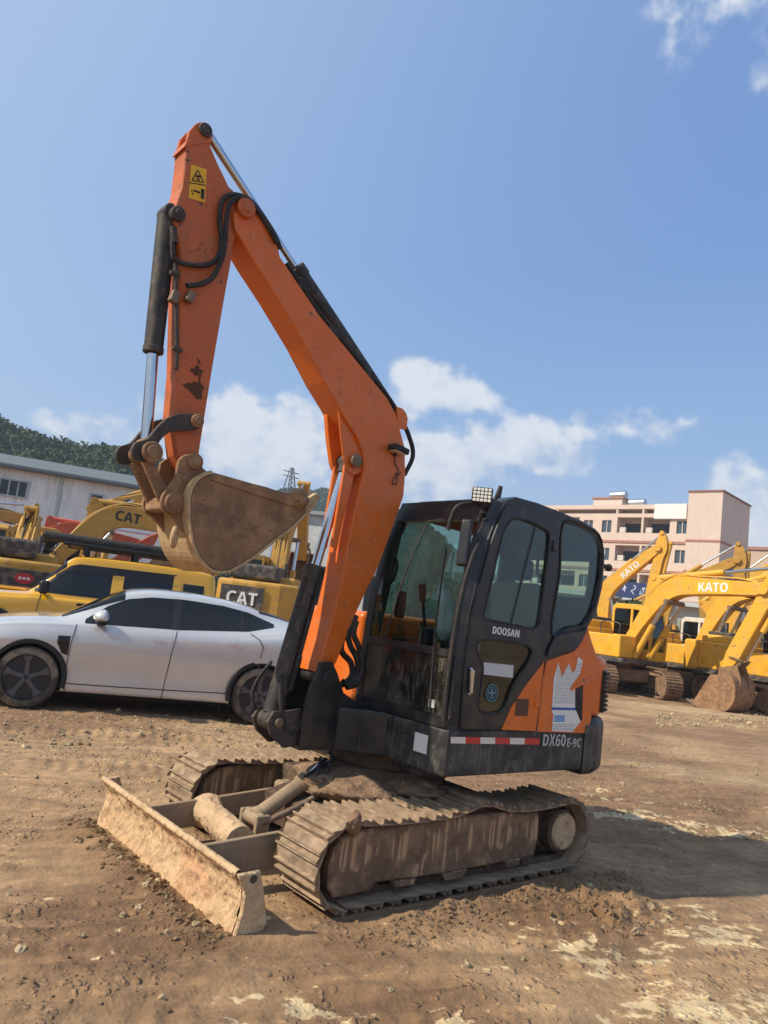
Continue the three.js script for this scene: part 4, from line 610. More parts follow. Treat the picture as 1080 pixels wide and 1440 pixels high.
function Shell(table, ring) {
  // ring(values) -> list of [halfwidth, y] from sill to the middle of the roof
  const pt = (x, t) => { const L = ring(keyed(table, x), x), n = L.length - 1, i = clamp(Math.floor(t), 0, n - 1), f = t - i, a = L[Math.max(0, i - 1)], b = L[i], c = L[i + 1], d = L[Math.min(n, i + 2)]; const h = k => { const m1 = (c[k] - a[k]) / 2, m2 = (d[k] - b[k]) / 2, t2 = f * f, t3 = t2 * f; return (2 * t3 - 3 * t2 + 1) * b[k] + (t3 - 2 * t2 + f) * m1 + (-2 * t3 + 3 * t2) * c[k] + (t3 - t2) * m2; }; return [h(0), h(1)]; };
  const N = ring(keyed(table, 0), 0).length - 1;
  const tAt = (x, y) => { let lo = 0, hi = N; for (let k = 0; k < 24; k++) { const m = (lo + hi) / 2; pt(x, m)[1] < y ? lo = m : hi = m; } return (lo + hi) / 2; };
  const P = (x, t, side, off = 0) => { const p = pt(x, t); if (!off) return V(x, p[1], side * p[0]); const e = .02, a = pt(x, Math.max(0, t - e)), b = pt(x, Math.min(N, t + e)), c = pt(x - .01, t), d = pt(x + .01, t); const T = V(0, b[1] - a[1], b[0] - a[0]), X = V(.02, d[1] - c[1], d[0] - c[0]), n = X.cross(T).normalize(); if (n.z < 0 || (Math.abs(n.z) < .02 && n.y < 0)) n.negate(); return V(x + n.x * off, p[1] + n.y * off, side * (p[0] + n.z * off)); };
  function grid(f, nu, nv) { const pos = [], uv = [], idx = []; for (let j = 0; j <= nv; j++) for (let i = 0; i <= nu; i++) { const p = f(i / nu, j / nv); pos.push(p.x, p.y, p.z); uv.push(p.x, p.y); } for (let j = 0; j < nv; j++) for (let i = 0; i < nu; i++) { const a = j * (nu + 1) + i; idx.push(a, a + 1, a + nu + 1, a + 1, a + nu + 2, a + nu + 1); } const g = new THREE.BufferGeometry(); g.setAttribute('position', new THREE.Float32BufferAttribute(pos, 3)); g.setAttribute('uv', new THREE.Float32BufferAttribute(uv, 2)); g.setIndex(idx); g.computeVertexNormals(); return g; }
  return {
    N, pt, tAt, P, grid,
    solid(nx = 110, nt = 44) {
      const x1 = table[0][0], x0 = table[table.length - 1][0], pos = [], idx = [], K = nt * 2 + 1;
      for (let i = 0; i <= nx; i++) { const x = lerp(x0, x1, i / nx); for (let k = 0; k < K; k++) { const s = k <= nt ? -1 : 1, t = (k <= nt ? k : 2 * nt - k) / nt * N, p = pt(x, t); pos.push(x, p[1], s * p[0]); } }
      for (let i = 0; i < nx; i++) for (let k = 0; k < K; k++) { const a = i * K + k, b = i * K + (k + 1) % K; idx.push(a, b, a + K, b, b + K, a + K); }
      for (const i of [0, nx]) { const c = pos.length / 3; let y = 0; for (let k = 0; k < K; k++) y += pos[(i * K + k) * 3 + 1]; pos.push(pos[i * K * 3], y / K, 0); for (let k = 0; k < K; k++) { const a = i * K + k, b = i * K + (k + 1) % K; i ? idx.push(c, a, b) : idx.push(c, b, a); } }
      const g = new THREE.BufferGeometry(); g.setAttribute('position', new THREE.Float32BufferAttribute(pos, 3)); g.setIndex(idx.reverse()); g.computeVertexNormals(); return g;
    },
    // pane between a lower and an upper edge given as [x, y] keys, on one side
    pane(side, xa, xb, lo, hi, off = .004, nu = 40, nv = 10) { const at = (K, x) => { let i = 0; while (i < K.length - 2 && x < K[i + 1][0]) i++; return lerp(K[i][1], K[i + 1][1], clamp((K[i][0] - x) / (K[i][0] - K[i + 1][0]))); }; return grid((u, v) => { const x = lerp(xa, xb, u); return P(x, tAt(x, lerp(at(lo, x), at(hi, x), v)), side, off); }, nu, nv); },
    top(xa, xb, ta, tb, off = .004) { return grid((u, v) => { const x = lerp(xa, xb, u), t = typeof ta === 'function' ? ta(x) : ta, k = v * 2 - 1; return P(x, lerp(N, t, Math.abs(k)), k < 0 ? -1 : 1, off); }, 30, 30); },
    line(side, pts, r = .005, off = .004) { const L = []; for (let i = 0; i < pts.length - 1; i++) for (let k = 0; k < 8; k++) L.push([lerp(pts[i][0], pts[i + 1][0], k / 8), lerp(pts[i][1], pts[i + 1][1], k / 8)]); L.push(pts[pts.length - 1]); return tube(L.map(([x, y]) => P(x, tAt(x, y), side, off)), r, L.length * 2, 5); },
  };
}
function wheel(R, w, rimMat, spokes, side) {                    // axis along z, outer face towards side
  const tyre = new THREE.LatheGeometry([[R * .74, -w / 2], [R * .9, -w / 2 - .004], [R * .975, -w / 2 + .02], [R, -w / 4], [R, w / 4], [R * .975, w / 2 - .02], [R * .9, w / 2 + .004], [R * .74, w / 2]].map(p => new THREE.Vector2(...p)), 48).rotateX(Math.PI / 2);
  const rim = [new THREE.TorusGeometry(R * .74, .012, 8, 48).translate(0, 0, side * w * .46), rod(V(0, 0, side * w * .1), V(0, 0, side * w * .36), R * .17, R * .15), rod(V(0, 0, -w * .35), V(0, 0, side * w * -.2), R * .73, R * .73, 40)];
  const sp = []; for (let i = 0; i < spokes; i++) { const a = i / spokes * 2 * Math.PI + .3; sp.push(ext([[.02, -.03], [R * .5, -.035], [R * .73, -.085], [R * .735, .06], [R * .5, .02], [.02, .03]], side * w * .28, side * w * .42, { bevel: .008 }).rotateZ(a)); }
  return { tyre, rim, sp };
}
M.spoke = flat(srgb(92, 92, 96), .3, .4);
{ // silver coupe-backed SUV
  const F = ground(28, 997), R = ground(360, 1019), ax = F.clone().sub(R).normalize(), wb = F.distanceTo(R), nn = V(ax.z, 0, -ax.x), mid = F.clone().add(R).multiplyScalar(.5).addScaledVector(nn, -.955);
  const car = thing('parked_car', 'silver coupe-backed car with black wheels parked beside the orange excavator', 'car');
  car.position.copy(mid); car.rotation.y = Math.atan2(-ax.z, ax.x);
  const T = [ // x, sill, belt, hwLow, hwMid, hwBelt, roof, hwRoof
    [2.38, .3, .66, .62, .66, .6, .7, .25], [2.3, .24, .78, .74, .8, .72, .84, .4], [2.1, .21, .88, .83, .9, .82, .95, .5], [1.75, .2, .97, .87, .945, .87, 1.035, .55], [1.4, .2, 1.015, .89, .955, .885, 1.085, .58], [1.18, .2, 1.03, .9, .955, .89, 1.105, .6], [.9, .2, 1.04, .905, .95, .89, 1.25, .6], [.62, .2, 1.05, .905, .95, .89, 1.415, .59], [.42, .2, 1.055, .905, .95, .89, 1.51, .575], [.1, .2, 1.065, .905, .95, .89, 1.567, .565], [-.3, .2, 1.08, .905, .95, .888, 1.577, .56], [-.8, .2, 1.115, .905, .955, .885, 1.55, .55], [-1.2, .2, 1.15, .9, .965, .875, 1.49, .53], [-1.6, .21, 1.2, .88, .965, .85, 1.405, .51], [-1.9, .23, 1.21, .85, .94, .81, 1.31, .52], [-2.15, .27, 1.16, .8, .88, .76, 1.22, .5], [-2.36, .33, .98, .7, .78, .68, 1.03, .4]];
  const ring = ([yb, belt, hl, hm, hb, yr, hr]) => [[hl - .1, yb], [hl, yb + .04], [hl + .012, yb + .15], [lerp(hl, hm, .3), .48], [hm, .74], [hm - .004, belt - .14], [lerp(hm, hb, .55), belt - .045], [hb, belt], [lerp(hb, hr, .5), lerp(belt, yr, .5)], [hr + .07, lerp(belt, yr, .86)], [hr - .03, yr - .028 * clamp((yr - belt) * 4)], [hr * .5, yr - .004], [0, yr]];
  const S = Shell(T, ring), silver = new THREE.MeshPhysicalMaterial({ color: new THREE.Color().setRGB(.68, .675, .655), metalness: .3, roughness: .32, clearcoat: 1, clearcoatRoughness: .06 });
  silver.map = dataTex(256, (u, v) => { const k = .9 + .1 * fbm(u * 8, v * 8, 4, 8, 71), d = sstep(.5, .8, fbm(u * 16, v * 16, 4, 16, 72)) * .12; return mix3([k, k, k], [.62, .52, .42], d); }, { metres: 1.8 });
  const xf = wb / 2, xr = -wb / 2, ev = new Evaluator(); ev.useGroups = false; ev.attributes = ['position', 'normal'];
  let b = new Brush(S.solid()); b.updateMatrixWorld();
  for (const x of [xf, xr]) { const c = new Brush(new THREE.CylinderGeometry(.41, .41, 2.4, 40).rotateX(Math.PI / 2).translate(x, .375, 0)); c.updateMatrixWorld(); b = ev.evaluate(b, c, SUBTRACTION); b.updateMatrixWorld(); }
  const shellG = b.geometry; { const g = shellG.index ? shellG.toNonIndexed() : shellG; const n = g.attributes.normal; }
  const body = part(car, 'body', shellG, silver, 'silver car body shell');
  const trim = flat(srgb(26, 26, 28), .55), under = flat(srgb(20, 20, 21), .8);
  part(car, 'underbody', box(-2.1, 2.1, .19, .6, -.62, .62, .05), under);
  part(car, 'cabin_lining', box(-1.3, .5, .9, 1.1, -.7, .7, .05), under);
  for (const s of [-1, 1]) {
    const doorF = part(car, 'front_door', S.pane(s, .93, -.19, [[.93, .36], [-.19, .38]], [[.93, 1.03], [-.19, 1.075]], .0025, 40, 18), silver);
    const doorR = part(car, 'rear_door', S.pane(s, -.21, -1.0, [[-.21, .38], [-.8, .39], [-.95, .52], [-1.0, .62]], [[-.21, 1.076], [-1.0, 1.13]], .0025, 36, 18), silver);
    part(doorF, 'door_handle', S.pane(s, .06, -.1, [[.06, .93], [-.1, .935]], [[.06, .958], [-.1, .963]], .007, 6, 3), silver); part(doorR, 'door_handle', S.pane(s, -.9, -1.06, [[-.9, .975], [-1.06, .98]], [[-.9, 1.0], [-1.06, 1.005]], .007, 6, 3), silver);
    part(doorF, 'seam', S.line(s, [[.95, 1.035], [.975, .8], [.985, .5], [.96, .24]]), trim); part(doorR, 'seam', S.line(s, [[-.24, 1.075], [-.21, .8], [-.185, .5], [-.17, .22]]), trim); part(doorR, 'seam', S.line(s, [[-1.18, 1.14], [-1.3, 1.07], [-1.35, .98], [-1.33, .84]]), trim);
    part(doorF, 'seam', S.line(s, [[1.06, .325], [.4, .332], [-.4, .345], [-.98, .36]], .006), trim);
    part(car, 'side_window', S.pane(s, .86, -1.5, [[.86, 1.055], [-.3, 1.095], [-1.15, 1.165], [-1.5, 1.25]], [[.86, 1.1], [.62, 1.29], [.4, 1.4], [.1, 1.458], [-.3, 1.475], [-.8, 1.455], [-1.15, 1.405], [-1.5, 1.29]], .004, 60, 12), M.glassDark, 'dark tinted side glass');
    part(car, 'window_pillar', S.pane(s, -.17, -.27, [[-.17, 1.09], [-.27, 1.094]], [[-.17, 1.47], [-.27, 1.473]], .007, 4, 10), trim);
    part(car, 'window_pillar', S.pane(s, -1.05, -1.09, [[-1.05, 1.157], [-1.09, 1.16]], [[-1.05, 1.418], [-1.09, 1.412]], .007, 4, 10), trim);
    part(car, 'fender_vent', S.pane(s, 1.13, .99, [[1.13, .8], [1.06, .68], [.99, .66]], [[1.13, .885], [.99, .89]], .004, 6, 6), M.glassDark);
    for (const x of [xf, xr]) {
      const a = []; for (let i = 0; i <= 28; i++) { const q = Math.PI * (-.08 + 1.16 * i / 28); a.push([.445 * Math.cos(q), .445 * Math.sin(q)]); } for (let i = 28; i >= 0; i--) { const q = Math.PI * (-.08 + 1.16 * i / 28); a.push([.385 * Math.cos(q), .385 * Math.sin(q)]); }
      part(car, 'arch_trim', ext(a, s * .86, s * .968, { bevel: .01 }).translate(x, .375, 0), trim);
      part(car, 'wheel_well', new THREE.CylinderGeometry(.405, .405, .34, 32, 1, true, -Math.PI / 2, Math.PI).rotateX(-Math.PI / 2).translate(x, .375, s * .74), under);
      const w = wheel(.362, .25, trim, 5, s), wm = part(car, 'wheel', w.tyre.translate(x, .362, s * .815), paint_tyre()); part(wm, 'rim', w.rim.map(g => g.translate(x, .362, s * .815)), M.darkRim); w.sp.forEach(g => part(wm, 'spoke', g.translate(x, .362, s * .815), M.spoke));
    }
    part(car, 'sill_trim', S.pane(s, 1.02, -1.0, [[1.02, .2], [-1.0, .2]], [[1.02, .23], [-1.0, .235]], .006, 30, 3), trim);
    const mg = new THREE.SphereGeometry(1, 24, 16).scale(.12, .1, .14), mp = mg.attributes.position; for (let i = 0; i < mp.count; i++) { if (mp.getX(i) < 0) mp.setX(i, mp.getX(i) * .55); if (mp.getY(i) < -.01) mp.setY(i, -.01 + (mp.getY(i) + .01) * .5); } mg.computeVertexNormals();
    const mir = part(car, 'mirror', mg.translate(.66, 1.15, s * 1.02), silver); part(mir, 'mirror_base', [new THREE.SphereGeometry(1, 20, 12).scale(.08, .05, .12).translate(.665, 1.1, s * 1.01), rod(V(.7, 1.06, s * .88), V(.67, 1.1, s * .99), .03, .04)], trim);
  }
  part(car, 'windshield', S.top(1.14, .44, x => lerp(S.tAt(x, keyed(T, x)[1] + (keyed(T, x)[5] - keyed(T, x)[1]) * .62), S.N, .08)), M.glassDark, 'dark windshield');
  part(car, 'rear_window', S.top(-1.3, -1.95, x => S.tAt(x, keyed(T, x)[1] + (keyed(T, x)[5] - keyed(T, x)[1]) * .8)), M.glassDark);
  part(car, 'roof_panel', S.top(.36, -1.2, 11.05, .0035), silver);
  part(car, 'tail_lamp', [-1, 1].map(s => S.pane(s, -2.02, -2.3, [[-2.02, 1.04], [-2.3, .95]], [[-2.02, 1.09], [-2.3, .99]], .004, 8, 3)), flat(srgb(110, 16, 16), .3));
  part(car, 'head_lamp', [-1, 1].map(s => S.pane(s, 2.3, 2.08, [[2.3, .68], [2.08, .74]], [[2.3, .72], [2.08, .8]], .004, 8, 3)), flat(srgb(200, 205, 210), .2));
}
function paint_tyre() { return M.tyre ||= paint(srgb(56, 52, 48), { dust: .95, dustCol: srgb(150, 134, 114), rough: .9, seed: 73, metres: 2.4, vary: .1, size: 256 }); }
{ // yellow boxy off-roader behind it
  const F = ground(28, 997), R = ground(360, 1019), ax = F.clone().sub(R).normalize(), nn = V(ax.z, 0, -ax.x), mid = F.clone().add(R).multiplyScalar(.5).addScaledVector(nn, -3.1 - 1.0);
  const car = thing('off_roader', 'yellow boxy off-road car with black roof rack behind the silver car', 'car');
  car.position.copy(mid).addScaledVector(ax, .7); car.scale.setScalar(1.06); car.rotation.y = Math.atan2(-ax.z, ax.x);
  const X = v => v - .72;
  const T = [[2.3, .45, 1.0, .84, .88, .82, 1.06, .6], [2.2, .42, 1.08, .88, .93, .86, 1.13, .6], [1.6, .42, 1.14, .9, .95, .88, 1.18, .6], [1.08, .42, 1.17, .9, .95, .89, 1.21, .62], [1.0, .42, 1.18, .9, .95, .9, 1.26, .64], [.56, .42, 1.19, .9, .95, .9, 1.76, .68], [.42, .42, 1.19, .9, .95, .9, 1.83, .7], [-.3, .42, 1.2, .9, .95, .9, 1.86, .71], [-1.2, .42, 1.2, .9, .95, .9, 1.85, .71], [-1.58, .42, 1.2, .9, .95, .9, 1.82, .7], [-1.66, .43, 1.2, .89, .94, .89, 1.76, .68], [-1.7, .5, 1.18, .86, .9, .86, 1.6, .6]];
  const ring = ([yb, belt, hl, hm, hb, yr, hr]) => [[hl - .1, yb], [hl, yb + .03], [hl + .02, yb + .2], [hm, .78], [hm, belt - .1], [lerp(hm, hb, .6), belt - .03], [hb, belt], [lerp(hb, hr, .42), lerp(belt, yr, .5)], [hr + .07, lerp(belt, yr, .9)], [hr, yr - .02], [hr * .5, yr], [0, yr]];
  const S = Shell(T, ring), yel = new THREE.MeshPhysicalMaterial({ color: new THREE.Color().setRGB(...srgb(240, 176, 8)), roughness: .32, clearcoat: 1, clearcoatRoughness: .08 });
  const ev = new Evaluator(); ev.useGroups = false; ev.attributes = ['position', 'normal']; let b = new Brush(S.solid(100, 40)); b.updateMatrixWorld();
  for (const x of [1.5, -1.05]) { const c = new Brush(new THREE.CylinderGeometry(.46, .46, 2.4, 36).rotateX(Math.PI / 2).translate(x, .42, 0)); c.updateMatrixWorld(); b = ev.evaluate(b, c, SUBTRACTION); b.updateMatrixWorld(); }
  part(car, 'body', b.geometry, yel, 'glossy yellow body shell');
  const trim = flat(srgb(24, 24, 26), .55), under = flat(srgb(20, 20, 21), .8), inner = flat(srgb(60, 62, 66), .25);
  part(car, 'underbody', box(-1.6, 2.1, .36, .8, -.6, .6, .05), under);
  for (const s of [-1, 1]) {
    const upY = x => lerp(1.19, 1.74, .96), lo = [[1, 1.215], [-1.6, 1.225]], hi = [[1, 1.24], [.88, 1.3], [.52, 1.66], [.4, 1.7], [-1.6, 1.73]];
    part(car, 'window_surround', S.pane(s, .96, -1.05, lo, hi, .003, 50, 10), trim);
    for (const [a, c, n] of [[.84, -.08, 'front_side_window'], [-.3, -1.0, 'rear_side_window'], [-1.17, -1.5, 'quarter_window']]) part(car, n, S.pane(s, a, c, [[1, 1.24], [-1.6, 1.25]], n[0] === 'q' ? [[-1.1, 1.6], [-1.6, 1.6]] : [[.86, 1.28], [.54, 1.58], [-1.6, 1.6]], .006, 30, 8), M.glassDark, 'dark side glass');
    part(car, 'rain_visor', S.pane(s, .7, -1.0, [[.7, 1.47], [.52, 1.585], [-1, 1.6]], [[.7, 1.5], [.5, 1.66], [-1, 1.69]], .02, 40, 4), trim);
    part(car, 'center_pillar', S.pane(s, -.1, -.27, [[-.1, 1.2], [-.27, 1.2]], [[-.1, 1.59], [-.27, 1.6]], .009, 6, 8), yel, 'yellow pillar between the side windows');
    part(car, 'rear_pillar', S.pane(s, -1.01, -1.13, [[-1.01, 1.2], [-1.13, 1.2]], [[-1.01, 1.7], [-1.13, 1.71]], .008, 6, 8), yel);
    part(car, 'mirror', [new RoundedBoxGeometry(.14, .2, .2, 3, .05).translate(.82, 1.3, s * 1.06), rod(V(.82, 1.22, s * .9), V(.82, 1.24, s * 1.04), .035)], trim);
    for (const x of [-.02, -.95]) part(car, 'door_handle', new RoundedBoxGeometry(.24, .04, .05, 2, .018).translate(x + .25, 1.1, s * .965), trim);
    for (const x of [1.5, -1.05]) { const w = wheel(.4, .27, trim, 6, s), wm = part(car, 'wheel', w.tyre.translate(x, .4, s * .8), paint_tyre()); part(wm, 'rim', [...w.rim, ...w.sp].map(g => g.translate(x, .4, s * .8)), M.darkRim); const a = []; for (let i = 0; i <= 20; i++) { const q = Math.PI * i / 20; a.push([.53 * Math.cos(q), .53 * Math.sin(q)]); } for (let i = 20; i >= 0; i--) { const q = Math.PI * i / 20; a.push([.44 * Math.cos(q), .44 * Math.sin(q)]); } part(car, 'arch_trim', ext(a, s * .86, s * 1.0, { bevel: .02 }).translate(x, .42, 0), trim); }
    part(car, 'seam', S.line(s, [[.86, 1.2], [.88, .9], [.86, .55]]), trim); part(car, 'seam', S.line(s, [[-.2, 1.2], [-.2, .9], [-.2, .5]]), trim);
  }
  part(car, 'windshield', S.top(.98, .58, x => S.tAt(x, lerp(keyed(T, x)[1], keyed(T, x)[5], .8))), M.glassDark);
  part(car, 'hood_trim', box(1.1, 2.0, 1.2, 1.235, -.5, .5, .015), yel);
  const rack = part(car, 'roof_rack', [box(-1.35, .62, 1.98, 2.01, -.66, .66, .008), ...[-.67, .67].map(z => rod(V(-1.4, 2.0, z), V(.68, 2.0, z), .035))], trim, 'flat black roof rack');
  for (const x of [-1.2, -.4, .35]) for (const z of [-.66, .66]) part(rack, 'rack_foot', box(x - .04, x + .04, 1.84, 1.98, z - .03, z + .03, .01), trim);
  for (let i = 0; i < 9; i++) part(rack, 'rack_slat', box(-1.3 + i * .22, -1.22 + i * .22, 2.01, 2.03, -.64, .64), trim);
  part(rack, 'awning_bag', rod(V(-1.35, 2.07, -.62), V(.98, 2.07, -.62), .075, .075, 18), M.rubber, 'long black rolled awning on the rack');
}

// ───────── the other excavators in the yard ─────────
// built in their own axes (x forward, y up), the upper turned by "swing"; boom, arm and bucket posed by angles
const rot2 = (p, a) => [p[0] * Math.cos(a) - p[1] * Math.sin(a), p[0] * Math.sin(a) + p[1] * Math.cos(a)];
function yardExcavator(o) {
  const { name = 'excavator', label, pos, yaw = 0, swing = 0, size = 1, boom = .6, arm = -1.9, bucket = 0, paintMat = M.yellow, text, textMat = M.white, hoses = 0, textAt = .72, cabMat = paintMat, hood = M.blackOld, cw, cwText, oval, group, armTail = 1, boomLen = 5.4, armLen = 2.7, noBucket, textBack } = o;
  const g = thing(name, label, 'excavator', group); g.position.set(pos.x, pos.y || 0, pos.z); g.rotation.y = yaw; g.scale.setScalar(size);
  const k = M;
  for (const s of [-1, 1]) {
    const zm = s * 1.08, L = [], cx = 1.55, R = .43; for (let i = 0; i <= 16; i++) { const a = Math.PI / 2 - Math.PI * i / 16; L.push([cx + R * Math.cos(a), .44 + R * Math.sin(a)]); } for (let i = 0; i <= 16; i++) { const a = -Math.PI / 2 - Math.PI * i / 16; L.push([-cx + R * Math.cos(a), .44 + R * Math.sin(a)]); }
    const inn = L.map(([x, y]) => [x * .955, .44 + (y - .44) * .86]);
    const tr = part(g, 'track', [ext(L, zm - .29, zm + .29, { holes: [inn.slice().reverse()], bevel: .01 })], k.trackMud, 'muddy crawler track');
    const sh = []; const per = 4 * cx + 2 * Math.PI * R, n = 46; for (let i = 0; i < n; i++) { let d = i / n * per, x, y, a; if (d < 2 * cx) { x = cx - d; y = .87; a = 0; } else if (d < 2 * cx + Math.PI * R) { const q = Math.PI / 2 + (d - 2 * cx) / R; x = -cx + R * Math.cos(q); y = .44 + R * Math.sin(q); a = q - Math.PI / 2; } else if (d < 4 * cx + Math.PI * R) { x = -cx + (d - 2 * cx - Math.PI * R); y = .01; a = Math.PI; } else { const q = -Math.PI / 2 + (d - 4 * cx - Math.PI * R) / R; x = cx + R * Math.cos(q); y = .44 + R * Math.sin(q); a = q - Math.PI / 2; } sh.push(new THREE.BoxGeometry(.03, .05, .58).translate(-.05, 0, 0).rotateZ(a).translate(x, y, zm), new THREE.BoxGeometry(.03, .04, .58).translate(.04, 0, 0).rotateZ(a).translate(x, y, zm)); }
    const shm = part(tr, 'grousers', sh, k.trackMud); shm.userData.kind = 'stuff';
    part(tr, 'track_frame', [box(-1.35, 1.25, .22, .66, zm - .2, zm + .2, .06), zrod(1.5, .44, zm - .2, zm + .2, .34), zrod(-1.55, .44, zm - .22, zm + .22, .33)], k.trackMud);
    for (let i = 0; i < 6; i++) part(tr, 'track_roller', zrod(-1.1 + i * .45, .16, zm - .22, zm + .22, .11), k.mudDark);
  }
  part(g, 'carbody', [box(-.8, .8, .4, .82, -.85, .85, .08), rod(V(0, .8, 0), V(0, 1.0, 0), .62, .62, 32)], k.trackMud);
  const T = new THREE.Matrix4().makeRotationY(swing), tf = gs => (Array.isArray(gs) ? gs.flat(9) : [gs]).map(q => (q.index ? q.toNonIndexed() : q).applyMatrix4(T)), up = (par, nm, gs, m, lb) => part(par, nm, tf(gs), m, lb);
  up(g, 'deck', [box(-1.9, 1.15, .98, 1.14, -1.25, 1.25, .03)], k.blackOld);
  const c = up(g, 'counterweight', extY([[-1.75, -1.3], [-2.35, -1.18], [-2.62, -.7], [-2.7, 0], [-2.62, .7], [-2.35, 1.18], [-1.75, 1.3]], 1.05, 2.08, { bevel: .1, bs: 3 }), paintMat, cw);
  up(g, 'engine_hood', [box(-1.85, -.5, 2.02, 2.3, -.95, 1.0, .08), box(-1.75, -.4, 1.14, 2.04, -1.22, 1.22, .05)], paintMat);
  up(g, 'hood_cover', o.bigHood ? [box(-2.3, -.95, 2.12, 2.58, -.95, .55, .1)] : box(-1.7, -.75, 2.29, 2.42, -.8, .85, .05), hood);
  if (o.oval) { const bd = up(c, 'black_band', box(-2.735, -2.705, 1.3, 1.86, -.5, 1.0, .01), k.blackOld); const ov = up(bd, 'oval_sticker', rod(V(-2.738, 1.66, .42), V(-2.746, 1.66, .42), .2, .2, 28).scale(1, .62, 1).translate(0, .63, 0), flat(srgb(190, 40, 50), .5)); up(bd, 'sticker_mark', [box(-2.752, -2.747, 1.63, 1.69, .3, .36), box(-2.752, -2.747, 1.63, 1.69, .39, .45), box(-2.752, -2.747, 1.63, 1.69, .48, .54)], k.white); }
  up(g, 'side_box', box(-.5, 1.0, 1.14, 1.86, .35, 1.22, .05), paintMat); up(g, 'exhaust', rod(V(-1.2, 2.3, .55), V(-1.2, 2.75, .55), .06), k.blackOld);
  up(g, 'handrail', [tube([[.9, 1.86, 1.18], [.9, 2.2, 1.18], [.2, 2.2, 1.18], [.2, 1.86, 1.18]], .02, 24, 6)], k.blackOld);
  // cab on the left
  const cp = [[1.05, 1.14], [1.1, 1.9], [.86, 2.85], [.7, 2.96], [-.35, 2.96], [-.5, 2.85], [-.52, 1.14]];
  const w1 = [[.98, 1.95], [.8, 2.74], [.34, 2.78], [.34, 1.5], [1.0, 1.5]], w2 = [[.24, 2.78], [-.34, 2.78], [-.4, 2.7], [-.4, 1.9], [.24, 1.9]];
  const cab = up(g, 'cab', [ext(cp, -1.26, -1.2, { holes: [w1, w2], bevel: .02 }), ext(cp, -.34, -.28, { holes: [w1, w2], bevel: .02 }), ext([[.86, 2.85], [.7, 2.96], [-.35, 2.96], [-.5, 2.85], [-.5, 2.8], [.86, 2.8]], -1.22, -.32, {}), ext([[1.05, 1.14], [1.1, 1.9], [.86, 2.85], [.8, 2.85], [1.04, 1.9], [1.0, 1.14]], -1.24, -1.16, {}), ext([[1.05, 1.14], [1.1, 1.9], [.86, 2.85], [.8, 2.85], [1.04, 1.9], [1.0, 1.14]], -.38, -.3, {}), box(-.52, -.46, 1.14, 1.9, -1.22, -.32), box(.98, 1.06, 1.14, 1.45, -1.2, -.34)], cabMat, 'operator cab with dark panes');
  up(cab, 'side_window', ext(w1.map(p => p), -1.235, -1.225, { bevel: 0 }), k.glassTint); up(cab, 'side_window', ext(w2, -1.235, -1.225, { bevel: 0 }), k.glassTint); up(cab, 'side_window', ext(w1, -.315, -.305, { bevel: 0 }), k.glassTint); up(cab, 'side_window', ext(w2, -.315, -.305, { bevel: 0 }), k.glassTint);
  up(cab, 'windshield', ext([[1.04, 1.45], [1.075, 1.9], [.85, 2.83], [.84, 2.83], [1.065, 1.9], [1.03, 1.45]], -1.16, -.38, { bevel: 0 }), k.glassTint);
  up(cab, 'rear_window', box(-.5, -.49, 1.92, 2.8, -1.2, -.34), k.glassTint); up(cab, 'seat', [box(-.3, .1, 1.5, 1.7, -1.0, -.56, .06), box(-.4, -.26, 1.6, 2.3, -1.0, -.56, .06)], k.rubber);
  // boom
  const bf = [.45, 1.5], BL = boomLen, prof = [[0, 0], [.4, .52], [.46, .6]], S = BL / 5.4;
  const cl = [[0, .0, .26], [.14, .09, .4], [.3, .185, .56], [.4, .225, .66], [.5, .225, .64], [.65, .165, .56], [.82, .085, .46], [1, 0, .26]].map(([t, y, h]) => [t * BL, y * BL, h * S]);
  const dirs = cl.map((p, i) => { const a = cl[Math.max(0, i - 1)], b = cl[Math.min(cl.length - 1, i + 1)], L = Math.hypot(b[0] - a[0], b[1] - a[1]); return [(b[0] - a[0]) / L, (b[1] - a[1]) / L]; });
  const ol = smoothPts([...cl.map((p, i) => [p[0] - dirs[i][1] * p[2] * .5, p[1] + dirs[i][0] * p[2] * .5]), ...cl.map((p, i) => [p[0] + dirs[i][1] * p[2] * .5, p[1] - dirs[i][0] * p[2] * .5]).reverse()], 3);
  const B = p => { const q = rot2(p, boom); return [bf[0] + q[0], bf[1] + q[1]]; };
  const bw = .25, bm = up(g, 'boom', [ext(ol.map(B), -bw, bw, { bevel: .015 }), ...[-1, 1].map(s => zrod(...B([BL, 0]), s * bw, s * (bw + .06), .16))], paintMat, 'bent boom');
  for (const s of [-1, 1]) up(g, 'boom_bracket', ext([[-.1, 1.1], [.2, 1.6], [.45, 1.72], [.62, 1.55], [.85, 1.1]], s * .36 - .03, s * .36 + .03, {}), paintMat);
  const tip = B([BL, 0]), ear = B([.42 * BL, .15 * BL]);
  for (const s of [-1, 1]) { const a = V(1.0, 1.2, s * .42), b = V(ear[0], ear[1], s * .42), m = a.clone().lerp(b, .58), cy = up(g, 'boom_cylinder', rod(a, m, .1, .1), paintMat); up(cy, 'piston_rod', rod(m, b, .055), k.chrome); }
  up(bm, 'cylinder_pin', zrod(...ear, -.5, .5, .08), k.steel);
  // arm
  const Ao = [[-.75, .05, .2], [-.55, .1, .42], [0, .14, .62], [.5, .1, .5], [armLen, .0, .26]], AO = smoothPts([...Ao.map(([x, y, h]) => [x, y + h * .45]), ...Ao.map(([x, y, h]) => [x, y - h * .45]).reverse()], 3).map(p => { const q = rot2(p, boom + arm); return [tip[0] + q[0], tip[1] + q[1]]; });
  const A = p => { const q = rot2(p, boom + arm); return [tip[0] + q[0], tip[1] + q[1]]; };
